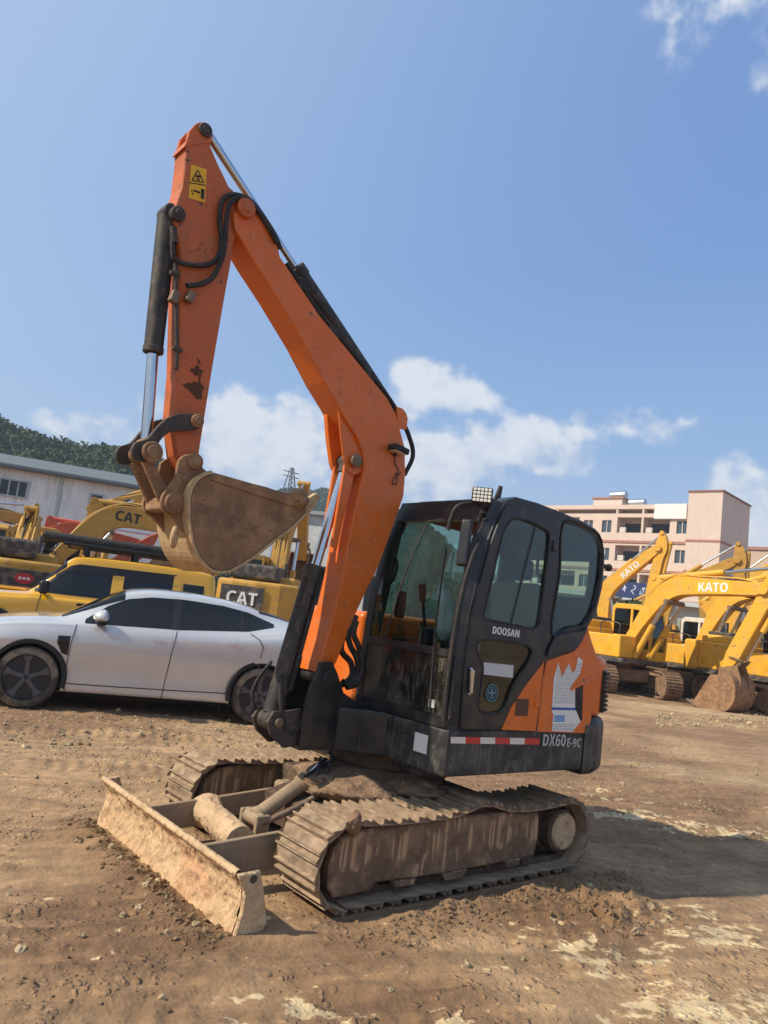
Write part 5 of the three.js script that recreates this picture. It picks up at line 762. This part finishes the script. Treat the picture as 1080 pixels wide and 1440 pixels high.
  const am = up(g, 'arm', [ext(AO, -.19, .19, { bevel: .015 }), zrod(...A([0, 0]), -.3, .3, .13), zrod(...A([-.75, .05]), -.24, .24, .1)], paintMat, 'dipper arm');
  { const a = B([.36 * BL, .3 * BL + .24]), b = A([-.75, .05]), p0 = V(a[0], a[1], 0), p1 = V(b[0], b[1], 0), m = p0.clone().lerp(p1, .58); const cy = up(g, 'arm_cylinder', [rod(p0, m, .1), zrod(...a, -.2, .2, .09)], paintMat); up(cy, 'piston_rod', rod(m, p1, .05), k.chrome); for (const s of [-1, 1]) up(bm, 'cylinder_ear', ext([B([.3 * BL, .25 * BL]), B([.42 * BL, .28 * BL]), B([.38 * BL, .3 * BL + .34]), B([.35 * BL, .3 * BL + .34])], s * .15 - .02, s * .15 + .02, {}), paintMat); }
  { const a = A([-.35, .5]), b = A([armLen - .55, .36]), p0 = V(a[0], a[1], 0), p1 = V(b[0], b[1], 0), m = p0.clone().lerp(p1, .6), cy = up(g, 'bucket_cylinder', [rod(p0, m, .09), zrod(...a, -.15, .15, .08)], paintMat); up(cy, 'piston_rod', rod(m, p1, .045), k.chrome); }
  if (!noBucket) {
    const bt = A([armLen, 0]), Q = p => { const q = rot2(p, boom + arm + bucket); return [bt[0] + q[0], bt[1] + q[1]]; };
    for (const s of [-1, 1]) { const a = A([armLen - .5, 0]), b = A([armLen - .55, .36]), d = Q([-.1, .38]); up(g, 'rocker_link', ext([[a[0] - .07, a[1]], [a[0] + .07, a[1]], [b[0] + .08, b[1]], [b[0] - .08, b[1]]], s * .24 - .025, s * .24 + .025, { bevel: 0 }), k.steel); up(g, 'bucket_link', rod(V(b[0], b[1], s * .16), V(d[0], d[1], s * .16), .06), k.steel); }
    const sh = smoothPts([[.15, .42], [.3, .5], [.75, .5], [1.1, .25], [1.2, -.15], [1.12, -.55], [.95, -.85]].map(Q), 4, false), inn = smoothPts([[.17, .38], [.32, .46], [.74, .46], [1.06, .22], [1.15, -.15], [1.08, -.54], [.92, -.83]].map(Q), 4, false);
    const bk = up(g, 'bucket', ext([...sh, ...inn.reverse()], -.56, .56, { bevel: .005 }), o.bucketMat || k.bucketFar, 'rust-brown digging bucket');
    for (const s of [-1, 1]) up(bk, 'side_plate', ext([...sh, Q([.1, -.2])], s * .55 - .02, s * .55 + .02, {}), k.bucketFar); for (const s of [-1, 1]) up(bk, 'hinge_plate', ext([[-.12, -.1], [.12, -.14], [.4, .1], [.6, .52], [.2, .55], [-.16, .45]].map(Q), s * .24 - .03, s * .24 + .03, {}), k.bucketFar);
    for (let i = 0; i < 5; i++) { const z = -.48 + i * .24; up(bk, 'tooth', ext([[.9, -.78], [1.02, -.78], [.86, -1.04], [.8, -1.04]].map(Q), z - .05, z + .05, { bevel: .01 }), k.steel); }
  }
  // hoses
  const top = t => { const i = clamp(Math.floor(t * 7), 0, 6), f = t * 7 - i; return B([lerp(cl[i][0], cl[i + 1][0], f), lerp(cl[i][1] + cl[i][2] * .55, cl[i + 1][1] + cl[i + 1][2] * .55, f)]); };
  for (let h = 0; h < hoses; h++) { const z = -.2 + .4 * h / Math.max(1, hoses - 1), w = .03 + .06 * ((h * 7) % 5) / 5, L = []; for (let i = 0; i <= 10; i++) { const q = top(i / 10); L.push([q[0], q[1] + w + .03 * Math.sin(i * 2.1 + h), z]); } up(g, 'hydraulic_pipe', tube(L, .026, 50, 6), h % 3 === 1 ? k.rubber : k.pipeYellow); }
  up(g, 'arm_hose', [tube([[...B([.86 * BL, .2]), -.27], [...B([.95 * BL, .3]), -.33], [...A([.1, .1]), -.34], [...A([.3, .45]), -.24]], .03, 30, 6), ], k.rubber); up(g, 'arm_hose', [tube([[...B([.84 * BL, .16]), -.27], [...B([.93 * BL, -.1]), -.36], [...A([.25, .0]), -.35], [...A([.45, .3]), -.24]], .03, 30, 6)], k.rubber);
  if (text) { const bgm = o.textBg; const h = .3 * S, mk = (s) => { const t = textGeo(text, h, .012), w = t.boundingBox.max.x; t.translate(-w / 2, -h / 2, 0); if (s < 0) t.rotateY(Math.PI); const cA = cl[4], cB = cl[6], a = Math.atan2(cB[1] - cA[1], cB[0] - cA[0]); t.rotateZ(a); const f = lerp(0, 1, (textAt - .5) / .32); return t.translate(lerp(cA[0], cB[0], f), lerp(cA[1], cB[1], f), 0).rotateZ(boom).translate(bf[0], bf[1], s * (bw + .004) - (s < 0 ? 0 : 0)); };
    for (const s of [-1, 1]) { if (bgm) { const cA = cl[4], cB = cl[6], a = Math.atan2(cB[1] - cA[1], cB[0] - cA[0]), f = (textAt - .5) / .32, q = new THREE.BoxGeometry(1.25 * S, .42 * S, .006).rotateZ(a).translate(lerp(cA[0], cB[0], f), lerp(cA[1], cB[1], f), 0).rotateZ(boom).translate(bf[0], bf[1], s * (bw + .002)); up(bm, 'name_plate', q, bgm); } up(bm, 'lettering', mk(s), textMat); } }
  if (cwText) { const t = textGeo(cwText, .36, .02), w = t.boundingBox.max.x; t.translate(-w / 2, -.18, 0).rotateY(-Math.PI / 2).translate(-2.735, 1.55, cwTextZ(o)); const bg = box(-2.73, -2.7, 1.24, 1.9, cwTextZ(o) - .62, cwTextZ(o) + .62); const pl = up(c, 'name_plate', bg, k.blackOld); up(pl, 'lettering', t, k.white); up(pl, 'triangle_mark', [ext([[-.14, 1.3], [0, 1.46], [.14, 1.3], [.09, 1.3], [0, 1.4], [-.09, 1.3]], -.01, .01, { bevel: 0 }).rotateY(-Math.PI / 2).translate(-2.74, 0, cwTextZ(o))], k.white); }
  return g;
}
const cwTextZ = o => o.cwZ || 0;
const base = (u, D) => { const p = atDist(u, 900, D); return V(p.x, 0, p.z); };
// heading seen from the camera: 0 = to the right, +90 = towards us, -90 = away
const heading = (p, deg) => { const t = V(camera.position.x - p.x, 0, camera.position.z - p.z).normalize(), a = deg * Math.PI / 180, r = V(t.z, 0, -t.x), f = r.multiplyScalar(Math.cos(a)).addScaledVector(t, Math.sin(a)); return Math.atan2(-f.z, f.x); };
function yard(u, D, deg, swing, o) { const pos = base(u, D), y = heading(pos, deg); return yardExcavator({ ...o, pos, yaw: y - swing, swing }); }
const GR = 'yellow excavators beyond the orange one', GL = 'excavators behind the cars';
yard(868, 27, 36, .5, { label: 'yellow excavator with level boom and letters on it, its bucket resting on the ground', size: 1, boom: .44, arm: -2.42, bucket: .55, text: 'KATO', textBg: flat(srgb(224, 176, 40), .5), hoses: 3, group: GR, boomLen: 5.0, armLen: 2.7 });
yard(842, 33, 18, -.9, { label: 'yellow excavator with boom raised high before the pink building', size: .86, boom: 1.18, arm: -2.86, bucket: .2, text: 'KATO', hoses: 3, group: GR });
yard(966, 31, 34, .4, { label: 'yellow excavator with pale cab behind the level boom', size: .98, boom: .56, arm: -2.0, bucket: .3, cabMat: M.cabWhite, hoses: 3, group: GR });
yard(1082, 27.5, 34, .3, { label: 'yellow excavator with black-framed cab beside the bucket on the ground', size: .98, boom: .5, arm: -2.0, bucket: .3, cabMat: M.blackOld, group: GR });
yard(915, 38, 4, -.3, { label: 'dusty yellow excavator in the back row, arm tail showing over a level boom', size: 1, boom: .98, arm: -2.5, bucket: .3, paintMat: M.yellowOld, group: GR });
yard(990, 41.5, 8, .2, { label: 'bright yellow excavator in the back row with wide arm tail raised', size: 1, boom: 1.08, arm: -2.6, bucket: .3, group: GR });
yard(880, 45, 2, .3, { label: 'small yellow excavator far back between the raised booms', size: .95, boom: .9, arm: -2.3, bucket: .3, paintMat: M.yellowOld, group: GR });
yard(1040, 46, 12, .1, { label: 'dusty yellow excavator at the back beside the sheet fence, boom high', size: 1.05, boom: .95, arm: -2.4, bucket: .3, paintMat: M.yellowOld, group: GR });
yard(1012, 36.5, 10, .2, { label: 'yellow excavator between the back row and the pale-cabbed one, boom high', size: .95, boom: 1.0, arm: -2.5, bucket: .3, hoses: 2, group: GR });
yard(372, 24.5, -80, .1, { label: 'yellow excavator seen from behind, black plate with white letters on its counterweight', size: 1, boom: .82, arm: -1.7, bucket: .3, paintMat: M.yellowOld, hoses: 9, cwText: 'CAT', cwZ: -.35, group: GL, bigHood: 1 });
yard(12, 24, 6, .4, { label: 'dusty yellow excavator with low level boom, black letters on the boom side', size: .98, boom: .36, arm: -2.25, bucket: .5, paintMat: M.yellowOld, text: 'CAT', textMat: M.ink, textAt: .52, hoses: 9, group: GL });
yard(80, 31, 5, -.4, { label: 'dusty yellow excavator with steep boom and blue name plate', size: 1, boom: .86, arm: -2.7, bucket: .4, paintMat: M.yellowOld, text: 'KOMAT', textBg: M.blue, hoses: 9, textAt: .5, group: GL });
yard(-25, 33, 0, 0, { label: 'small reddish-orange excavator with folded boom before the white warehouse', size: .95, boom: .36, arm: -2.75, bucket: .5, paintMat: M.orangeOld, group: GL });
yard(-215, 36, 6, 0, { label: 'dusty yellow excavator whose boom end reaches past the warehouse window', size: 1, boom: .42, arm: -2.4, bucket: .5, paintMat: M.yellowOld, hoses: 5, group: GL });
yard(2, 19, -86, 0, { label: 'yellow excavator with big black hood and red oval sticker beside the off-roader', size: .86, boom: .15, arm: -1.7, bucket: .4, paintMat: M.yellowOld, hoses: 4, group: GL, bigHood: 1, oval: 1, noBucket: 1 });

// ───────── buildings, hills, fence, greenery ─────────
function leafClump(n, rx, ry, rz, size, seed) {                 // many small leaf faces through a crown's volume
  const r = rngOf(seed), pos = [], V3 = V(), q = new THREE.Quaternion(), e = new THREE.Euler();
  for (let i = 0; i < n; i++) { let x, y, z; do { x = r() * 2 - 1; y = r() * 2 - 1; z = r() * 2 - 1; } while (x * x + y * y + z * z > 1 || fbm(x * 2.2 + seed, y * 2.2 + z * 1.7, 2) < .4); e.set(r() * 6, r() * 6, r() * 6); q.setFromEuler(e); const s = size * (.6 + .8 * r()); for (const [a, b] of [[-.5, 0], [0, -.22], [.5, 0], [-.5, 0], [.5, 0], [0, .22]]) { V3.set(a * s, b * s, 0).applyQuaternion(q); pos.push(x * rx + V3.x, y * ry + V3.y, z * rz + V3.z); } }
  const g = new THREE.BufferGeometry(); g.setAttribute('position', new THREE.Float32BufferAttribute(pos, 3)); g.computeVertexNormals(); return g;
}
const leafMat = flat([.045, .075, .022], .8), leafMat2 = flat([.07, .1, .03], .8), bark = flat(srgb(78, 62, 48), .9);
{ // white warehouse
  const a = atDist(-330, 740, 43), b = atDist(300, 790, 41), L = Math.hypot(b.x - a.x, b.z - a.z), w = thing('warehouse', 'long white corrugated warehouse with grey eave below the wooded hill', 'building');
  w.position.set(a.x, 0, a.z); w.rotation.y = Math.atan2(-(b.z - a.z), b.x - a.x);
  const H = 6.35, corr = [], n = Math.floor(L / .24); const white = paint(srgb(240, 239, 232), { dust: .1, dustCol: srgb(170, 166, 152), rough: .6, seed: 90, metres: 5, size: 256, streak: .35 });
  const tOf = (u) => { const d = dirOf(u, 690), A = V(a.x, 0, a.z), e = V(b.x - a.x, 0, b.z - a.z), cx = camera.position; const det = d.x * -e.z + d.z * e.x; const t = ((A.x - cx.x) * -e.z + (A.z - cx.z) * e.x) / det, p = V(cx.x + d.x * t, 0, cx.z + d.z * t); return [p.sub(A).dot(e) / L, t]; };
  const yOf = (u, v) => { const [s, t] = (() => { const d = dirOf(u, v), A = V(a.x, 0, a.z), e = V(b.x - a.x, 0, b.z - a.z), c = camera.position, det = d.x * -e.z + d.z * e.x; const t = ((A.x - c.x) * -e.z + (A.z - c.z) * e.x) / det; return [0, c.y + d.y * t]; })(); return t; };
  const prof = []; for (let i = 0; i < n; i++) { const x = i * .24; prof.push([x, 0], [x + .1, 0], [x + .13, .045], [x + .21, .045]); } prof.push([L, 0], [L, -.2], [0, -.2]);
  part(w, 'wall', extY(prof.map(([x, z]) => [x, z]), 0, H, { bevel: 0 }), white, 'white corrugated wall');
  part(w, 'wall', box(0, L, 0, H, -16, -15.8), white); part(w, 'wall', box(L - .2, L - .01, 0, H, -15.8, -.21), white); part(w, 'wall', box(.01, .2, 0, H, -15.8, -.21), white);
  part(w, 'roof', [box(-.4, L + .4, H, H + .16, -.2, .5, .03), ext([[.45, H + .05], [-8, H + 1.6], [-16.4, H + .05], [-16.4, H + .2], [-8, H + 1.75], [.45, H + .2]].map(p => p), 0, L, { bevel: 0 }).rotateY(-Math.PI / 2).translate(L, 0, 0).rotateY(0)], flat(srgb(104, 110, 110), .7), 'grey eave and roof');
  const pane = flat(srgb(34, 48, 50), .15), frame = flat(srgb(186, 190, 186), .6);
  const window_ = (u0, u1, v0, v1, div) => { const x0 = tOf(u0)[0], x1 = tOf(u1)[0], y1 = yOf((u0 + u1) / 2, v0), y0 = yOf((u0 + u1) / 2, v1), f = part(w, 'window', [box(x0 - .08, x1 + .08, y0 - .08, y0, .0, .1), box(x0 - .08, x1 + .08, y1, y1 + .08, 0, .1), box(x0 - .08, x0, y0, y1, 0, .1), box(x1, x1 + .08, y0, y1, 0, .1)], frame); for (let i = 0; i < div; i++) part(f, 'pane', box(lerp(x0, x1, i / div) + .04, lerp(x0, x1, (i + 1) / div) - .04, y0, y1, .05, .065), pane); };
  window_(-2, 38, 676, 697, 3); window_(130, 147, 697, 713, 1); window_(-150, -100, 655, 676, 3); window_(-260, -215, 640, 660, 3);
  const px = tOf(85)[0]; part(w, 'downpipe', rod(V(px, 0, .12), V(px, H, .12), .07), frame);
}
{ // grey-white sheds behind, between bucket and boom
  const a = base(330, 52), b = base(500, 50), L = a.distanceTo(b), w = thing('shed', 'pale grey shed with dark openings behind the dusty excavators', 'building'); w.position.copy(a); w.rotation.y = Math.atan2(-(b.z - a.z), b.x - a.x);
  const m = paint(srgb(196, 198, 196), { dust: .2, rough: .7, seed: 92, metres: 4, size: 256 }); part(w, 'wall', box(0, L, 4.2, 7.6, -8, 0), m); for (let i = 0; i <= 4; i++) part(w, 'post', box(L * i / 4 - .15, L * i / 4 + .15, 0, 4.2, -.3, -.02), m); part(w, 'back_wall', box(0, L, 0, 4.2, -8, -7.8), flat(srgb(90, 92, 94), .8)); part(w, 'roof', box(-.4, L + .4, 7.6, 7.85, -8.4, .4), flat(srgb(150, 156, 156), .6)); part(w, 'beam', box(0, L, 3.6, 4.2, .001, .12), flat(srgb(58, 60, 62), .7));
}
{ // pink apartment block; local x along its front (to the right), local z towards us
  const D = 92, c0 = base(800, D + 3), c1 = base(966, D - 3), L = c0.distanceTo(c1), b = thing('apartment_building', 'pink rendered apartment block with stair tower and roof water tanks', 'building');
  b.position.copy(c0); b.rotation.y = Math.atan2(-(c1.z - c0.z), c1.x - c0.x);
  const pink = paint(srgb(214, 192, 176), { dust: .2, dustCol: srgb(200, 180, 164), rough: .9, seed: 94, metres: 9, size: 256, streak: .4, vary: .08 }), band = flat(srgb(170, 122, 106), .9), dark = flat(srgb(40, 42, 46), .6), pane = flat(srgb(70, 84, 92), .15), wf = flat(srgb(206, 198, 190), .7), white = flat(srgb(226, 224, 220), .8);
  const H = 17.3, FL = 3.35, d = 6.6, x0 = -9, nf = 5;
  // front is a grid of openings: walls as piers and spandrels, balconies recessed
  const bays = []; let x = x0; const plan = [['w', 1.2, 1.6], ['b', 3.6], ['b', 3.6], ['w', 1.2, 1.5], ['w', 1.2, 1.5], ['b', 3.6], ['b', 3.6], ['w', 1.3, 1.8]];
  const total = plan.reduce((s, p) => s + (p[0] === 'b' ? p[1] : p[1] + p[2]), 0), reps = Math.max(1, (L - x0) / total), sc = (L - x0) / (total * Math.ceil(reps));
  const wallG = [], piers = []; let cx = x0;
  part(b, 'core_wall', [box(x0, L, 0, H, -d, -1.6)], pink);
  const list = []; for (let r = 0; r < Math.ceil(reps); r++) for (const p of plan) { const w = (p[0] === 'b' ? p[1] : p[1] + p[2]) * sc; list.push([p[0], cx, cx + w]); cx += w; }
  for (const [k, a, c] of list) {
    for (let f = 0; f < nf; f++) { const y0 = f * FL, yt = Math.min(H, y0 + FL);
      if (k === 'b') { piers.push(box(a, c, y0, y0 + 1.05, -.2, 0)); piers.push(box(a, c, yt - .45, yt, -1.6, 0)); piers.push(box(a, c, y0 - .02, y0 + .12, -1.6, -.2)); const m = part(b, 'balcony_door', box(a + .4, c - .4, y0 + .12, y0 + 2.4, -1.6, -1.57), dark); part(b, 'air_conditioner', box(a + .25, a + 1.05, y0 + 1.1, y0 + 1.75, -.75, -.35, .04), wf); }
      else { const m = (a + c) / 2, ww = .62; piers.push(box(a, m - ww, y0, yt, -1.6, 0), box(m + ww, c, y0, yt, -1.6, 0), box(m - ww, m + ww, y0, y0 + 1.0, -1.6, 0), box(m - ww, m + ww, y0 + 2.55, yt, -1.6, 0)); const f2 = part(b, 'window', [box(m - ww, m + ww, y0 + 1.0, y0 + 1.07, -.25, -.1), box(m - ww, m + ww, y0 + 2.48, y0 + 2.55, -.25, -.1), box(m - .04, m + .04, y0 + 1.07, y0 + 2.48, -.25, -.1)], wf); part(f2, 'pane', box(m - ww, m - .04, y0 + 1.07, y0 + 2.48, -.22, -.2), pane); part(f2, 'pane', box(m + .04, m + ww, y0 + 1.07, y0 + 2.48, -.22, -.2), pane); }
    }
    if (k === 'b') piers.push(box(a - .12, a + .12, 0, H - .01, -1.58, .01));
  }
  part(b, 'front_wall', piers, pink, 'pink front wall with balconies and windows');
  for (let f = 1; f < nf; f++) part(b, 'floor_band', box(x0, L, f * FL - .16, f * FL + .12, .02, .12), band);
  part(b, 'parapet', box(x0 - .1, L, H, H + .5, -d, .06), pink);
  const tw = part(b, 'stair_tower', [box(L, L + 3.6, 0, H + 1.4, -d, 2.2)], pink, 'windowless stair tower'); for (let f = 1; f < 5; f++) part(tw, 'floor_band', box(L - .06, L + 3.66, f * FL - .14, f * FL + .1, -d - .06, 2.26), band); part(tw, 'parapet', box(L - .1, L + 3.7, H + 1.4, H + 1.6, -d - .1, 2.3), flat(srgb(140, 104, 90), .9));
  part(b, 'white_box', box(L - 4.6, L - .9, H - 1.2, H + .52, -.5, .3), white); part(b, 'side_return', box(L - .4, L - .01, 0, H + .6, -.5, 1.2), pink);
  const pent = part(b, 'roof_hut', box(.6, 4.4, H + .5, H + 1.7, -6, -2), pink); part(b, 'roof_slab', box(.4, 4.6, H + 1.7, H + 1.85, -6.2, -1.8), band);
  for (const [tx, ty] of [[2.4, 2.3], [4.9, 1.3]]) part(b, 'water_tank', rod(V(tx, H + ty, -3.2), V(tx + 1.9, H + ty, -3.2), .55, .55, 20), flat(srgb(186, 190, 194), .3, .8), 'steel water tank');
  const low = thing('low_house', 'low beige house beside the pink apartment block', 'building'); const p = base(1075, D + 14); low.position.copy(p); low.rotation.y = b.rotation.y; part(low, 'wall', box(-9, 16, 0, 15.4, -8, 0), flat(srgb(196, 172, 150), .9)); for (let i = 0; i < 6; i++) part(low, 'window', box(-7 + i * 3.4, -5.6 + i * 3.4, 11.4, 13, -.02, .04), pane); part(low, 'roof_edge', box(-9.2, 16.2, 15.4, 15.8, -8.2, .2), band);
}
{ // corrugated yard fence behind the yellow machines
  const a = base(800, 44), b = base(1140, 42), L = a.distanceTo(b), f = thing('yard_fence', 'pale green corrugated sheet fence behind the yellow excavators', 'fence'); f.position.copy(a); f.rotation.y = Math.atan2(-(b.z - a.z), b.x - a.x);
  const m = paint(srgb(150, 166, 156), { dust: .35, rough: .6, seed: 96, metres: 3, size: 256 }), N = 12, w = L / N; for (let i = 0; i < N; i++) { const prof = [], k = Math.floor(w / .22); for (let j = 0; j < k; j++) { const x = i * w + j * w / k; prof.push([x, 0], [x + .09, 0], [x + .11, .04], [x + .2, .04]); } prof.push([i * w + w - .02, 0], [i * w + w - .02, -.02], [i * w, -.02]); part(f, 'sheet', extY(prof, 0, 3.1 + .05 * (i % 3), { bevel: 0 }), m); }
  for (let i = 0; i <= N; i++) part(f, 'post', box(i * w - .05, i * w + .05, 0, 3.0, -.14, -.03), M.steel);
}
{ // container and blue banner, shrubs at the left end of that fence
  const p = base(893, 47), s = thing('banner', 'blue banner with white writing on the roofline behind the raised boom', 'sign'); s.position.set(p.x, 0, p.z); s.rotation.y = Math.atan2(camera.position.x - p.x, camera.position.z - p.z);
  const cv = document.createElement('canvas'); cv.width = 256; cv.height = 96; const c = cv.getContext('2d'); c.fillStyle = '#3c4876'; c.fillRect(0, 0, 256, 96); c.strokeStyle = '#dfe4ee'; c.lineWidth = 5; const r = rngOf(12); for (let i = 0; i < 5; i++) for (let j = 0; j < 5; j++) { c.beginPath(); const x = 20 + i * 46, y = 22 + r() * 50; c.moveTo(x + r() * 30, 18 + r() * 56); c.lineTo(x + r() * 34, 18 + r() * 56); c.stroke(); } const t = new THREE.CanvasTexture(cv); t.colorSpace = THREE.SRGBColorSpace; const g = new THREE.BoxGeometry(2.6, .95, .05).translate(-.3, 4.75, 0);
  part(s, 'panel', g, new THREE.MeshStandardMaterial({ map: t, roughness: .7 }), null, true); for (const x of [-1.4, 1.4]) part(s, 'post', rod(V(x * .7, 0, -.1), V(x * .7, 5, -.1), .06), M.steel);
  const q = thing('low_shed', 'low white-roofed shed below the pink block', 'building'), pp = base(860, 56); q.position.copy(pp); q.rotation.y = s.rotation.y; part(q, 'wall', box(-9, 9, 0, 4.6, -5, 0), flat(srgb(190, 186, 178), .9)); part(q, 'roof', box(-9.6, 9.6, 4.6, 4.9, -5.4, .6), flat(srgb(206, 208, 206), .6)); for (let i = 0; i < 4; i++) part(q, 'window', box(-7 + i * 4, -5.2 + i * 4, 1.6, 3.4, -.02, .05), flat(srgb(52, 60, 66), .2));
  const spotsB = [[852, 43, 1.5, 1.9], [866, 42.4, 1.3, 1.7], [884, 42, 1.4, 1.8], [934, 41.5, 1.0, 1.3], [958, 41.4, 1.1, 1.2], [840, 42, 1.6, 1.6]];
  spotsB.forEach(([u, D, rx, ry], i) => { const sp = base(u, D), pl = thing('shrub', i < 3 || i === 5 ? 'tall green shrub by the sheet fence beside the raised boom' : 'low green shrub by the sheet fence above the pale cab', 'shrub', 'shrubs along the sheet fence'); pl.position.copy(sp); part(pl, 'foliage', leafClump(2600, rx, ry, rx, .34, 300 + i).translate(0, ry + .3, 0), i % 2 ? leafMat2 : leafMat); for (let k = 0; k < 4; k++) part(pl, 'stem', rod(V((k - 1.5) * .12, 0, .05 * k), V((k - 1.5) * .5, ry * 1.2, .2 * (k - 1)), .035, .015, 6), bark); });
}
{ // hills with wood on them, and a pylon
  function hill(pts, D, depth) { const N = 90, K = 14, pos = [], idx = []; const ridge = []; for (let i = 0; i <= N; i++) { const t = i / N * (pts.length - 1), k = Math.min(pts.length - 2, Math.floor(t)), u = lerp(pts[k][0], pts[k + 1][0], t - k), v = lerp(pts[k][1], pts[k + 1][1], t - k), p = atDist(u, v, D); ridge.push(p); const back = V(p.x - camera.position.x, 0, p.z - camera.position.z).normalize(); for (let j = 0; j <= K; j++) { const s = j / K * 2 - 1, y = Math.max(-1, p.y * (1 - Math.pow(Math.abs(s), 1.4)) + (fbm(i * .3, j * .5, 3) - .5) * 5 * (1 - Math.abs(s))); pos.push(p.x + back.x * s * depth, y, p.z + back.z * s * depth); } } for (let i = 0; i < N; i++) for (let j = 0; j < K; j++) { const a = i * (K + 1) + j; idx.push(a, a + 1, a + K + 1, a + 1, a + K + 2, a + K + 1); } const g = new THREE.BufferGeometry(); g.setAttribute('position', new THREE.Float32BufferAttribute(pos, 3)); g.setIndex(idx); g.computeVertexNormals(); struct('hill', g, flat([.05, .07, .03], .95)); return { ridge, pos, N, K, depth }; }
  function wood(h, n, size, name, label, seed) { const r = rngOf(seed), cl = leafClump(900, 1, .85, 1, .2, seed), im = new THREE.InstancedMesh(cl, leafFar, n), d = new THREE.Object3D(), c = new THREE.Color(); for (let i = 0; i < n; i++) { const a = r() * h.N, k = Math.floor(a), s = r() * (h.K * .58), m = Math.floor(s), q = (x, y, z) => h.pos[(Math.min(h.N, x) * (h.K + 1) + Math.min(h.K, y)) * 3 + z]; const f = a - k, e = s - m, at = z => lerp(lerp(q(k, m, z), q(k + 1, m, z), f), lerp(q(k, m + 1, z), q(k + 1, m + 1, z), f), e); const S = size * (.6 + .8 * r()); d.position.set(at(0), at(1) + S * .3, at(2)); d.scale.set(S, S * (.8 + .5 * r()), S); d.rotation.set(0, r() * 6, 0); d.updateMatrix(); im.setMatrixAt(i, d.matrix); const g = .55 + .9 * r(), y = r(); im.setColorAt(i, c.setRGB(g * (.75 + .6 * y), g * (.9 + .2 * y), g * .8)); } im.name = name; im.castShadow = im.receiveShadow = true; im.userData = { kind: 'stuff', label, category: 'trees' }; scene.add(im); }
  const leafFar = flat([.05, .078, .03], .9);
  const h1 = hill([[-420, 590], [-250, 618], [-120, 606], [0, 630], [60, 650], [110, 658], [150, 661], [200, 675], [260, 712], [330, 755], [400, 846]], 150, 45); wood(h1, 2600, 3.0, 'hill_wood', 'dark green wood covering the hill behind the warehouse', 21);
  const h2 = hill([[300, 750], [360, 727], [400, 714], [430, 711], [470, 713], [520, 725], [600, 768], [690, 830], [770, 889]], 330, 70); wood(h2, 1500, 5, 'far_wood', 'distant green wood on the low hill by the pylon', 22);
  const p = atDist(405, 700, 320), t = thing('pylon', 'lattice power pylon on the distant hill', 'pylon'); t.position.set(p.x, 45, p.z); const leg = []; const Ht = atDist(406, 657, 320).y - 45; for (const [sx, sz] of [[-1, -1], [1, -1], [1, 1], [-1, 1]]) part(t, 'leg', rod(V(sx * 2.4, 0, sz * 2.4), V(sx * .5, Ht, sz * .5), .28, .2, 6), M.blackOld); for (let i = 0; i < 7; i++) { const y = Ht * i / 7, w = lerp(2.4, .5, i / 7), y2 = Ht * (i + 1) / 7, w2 = lerp(2.4, .5, (i + 1) / 7); part(t, 'brace', [rod(V(-w, y, -w), V(w2, y2, -w2), .16, .16, 5), rod(V(w, y, -w), V(-w2, y2, -w2), .16, .16, 5)], M.blackOld); } for (const k of [.7, .85]) part(t, 'cross_arm', rod(V(-4, Ht * k, 0), V(4, Ht * k, 0), .22, .22, 6), M.blackOld);
}
{ // what the windshield mirrors: a white workshop and a parked machine on the sunny side of the yard
  const w = thing('workshop', 'white two-storey workshop on the side of the yard that the windshield faces', 'building'); w.position.set(19, 0, 25); w.rotation.y = Math.PI + .69;
  const wl = paint(srgb(236, 234, 226), { dust: .15, rough: .8, seed: 97, metres: 5, size: 256 }), pn = flat(srgb(46, 56, 62), .2); part(w, 'wall', box(-11, 11, 0, 8.6, -9, 0), wl); part(w, 'roof', box(-11.4, 11.4, 8.6, 8.9, -9.4, .5), flat(srgb(120, 126, 128), .7)); for (let f = 0; f < 2; f++) for (let i = 0; i < 6; i++) part(w, 'window', box(-9.6 + i * 3.4, -7.8 + i * 3.4, 1.3 + f * 4, 3.2 + f * 4, -.02, .06), pn);
  yardExcavator({ label: 'yellow excavator before the white two-storey workshop', pos: V(10.5, 0, 11.2), yaw: 2.2, swing: .3, size: .9, boom: .5, arm: -2.2, bucket: .4, group: GL });
}
scene.fog = new THREE.FogExp2(new THREE.Color().setRGB(...srgb(196, 210, 226)), 0.0008);

renderer.render(scene, camera);
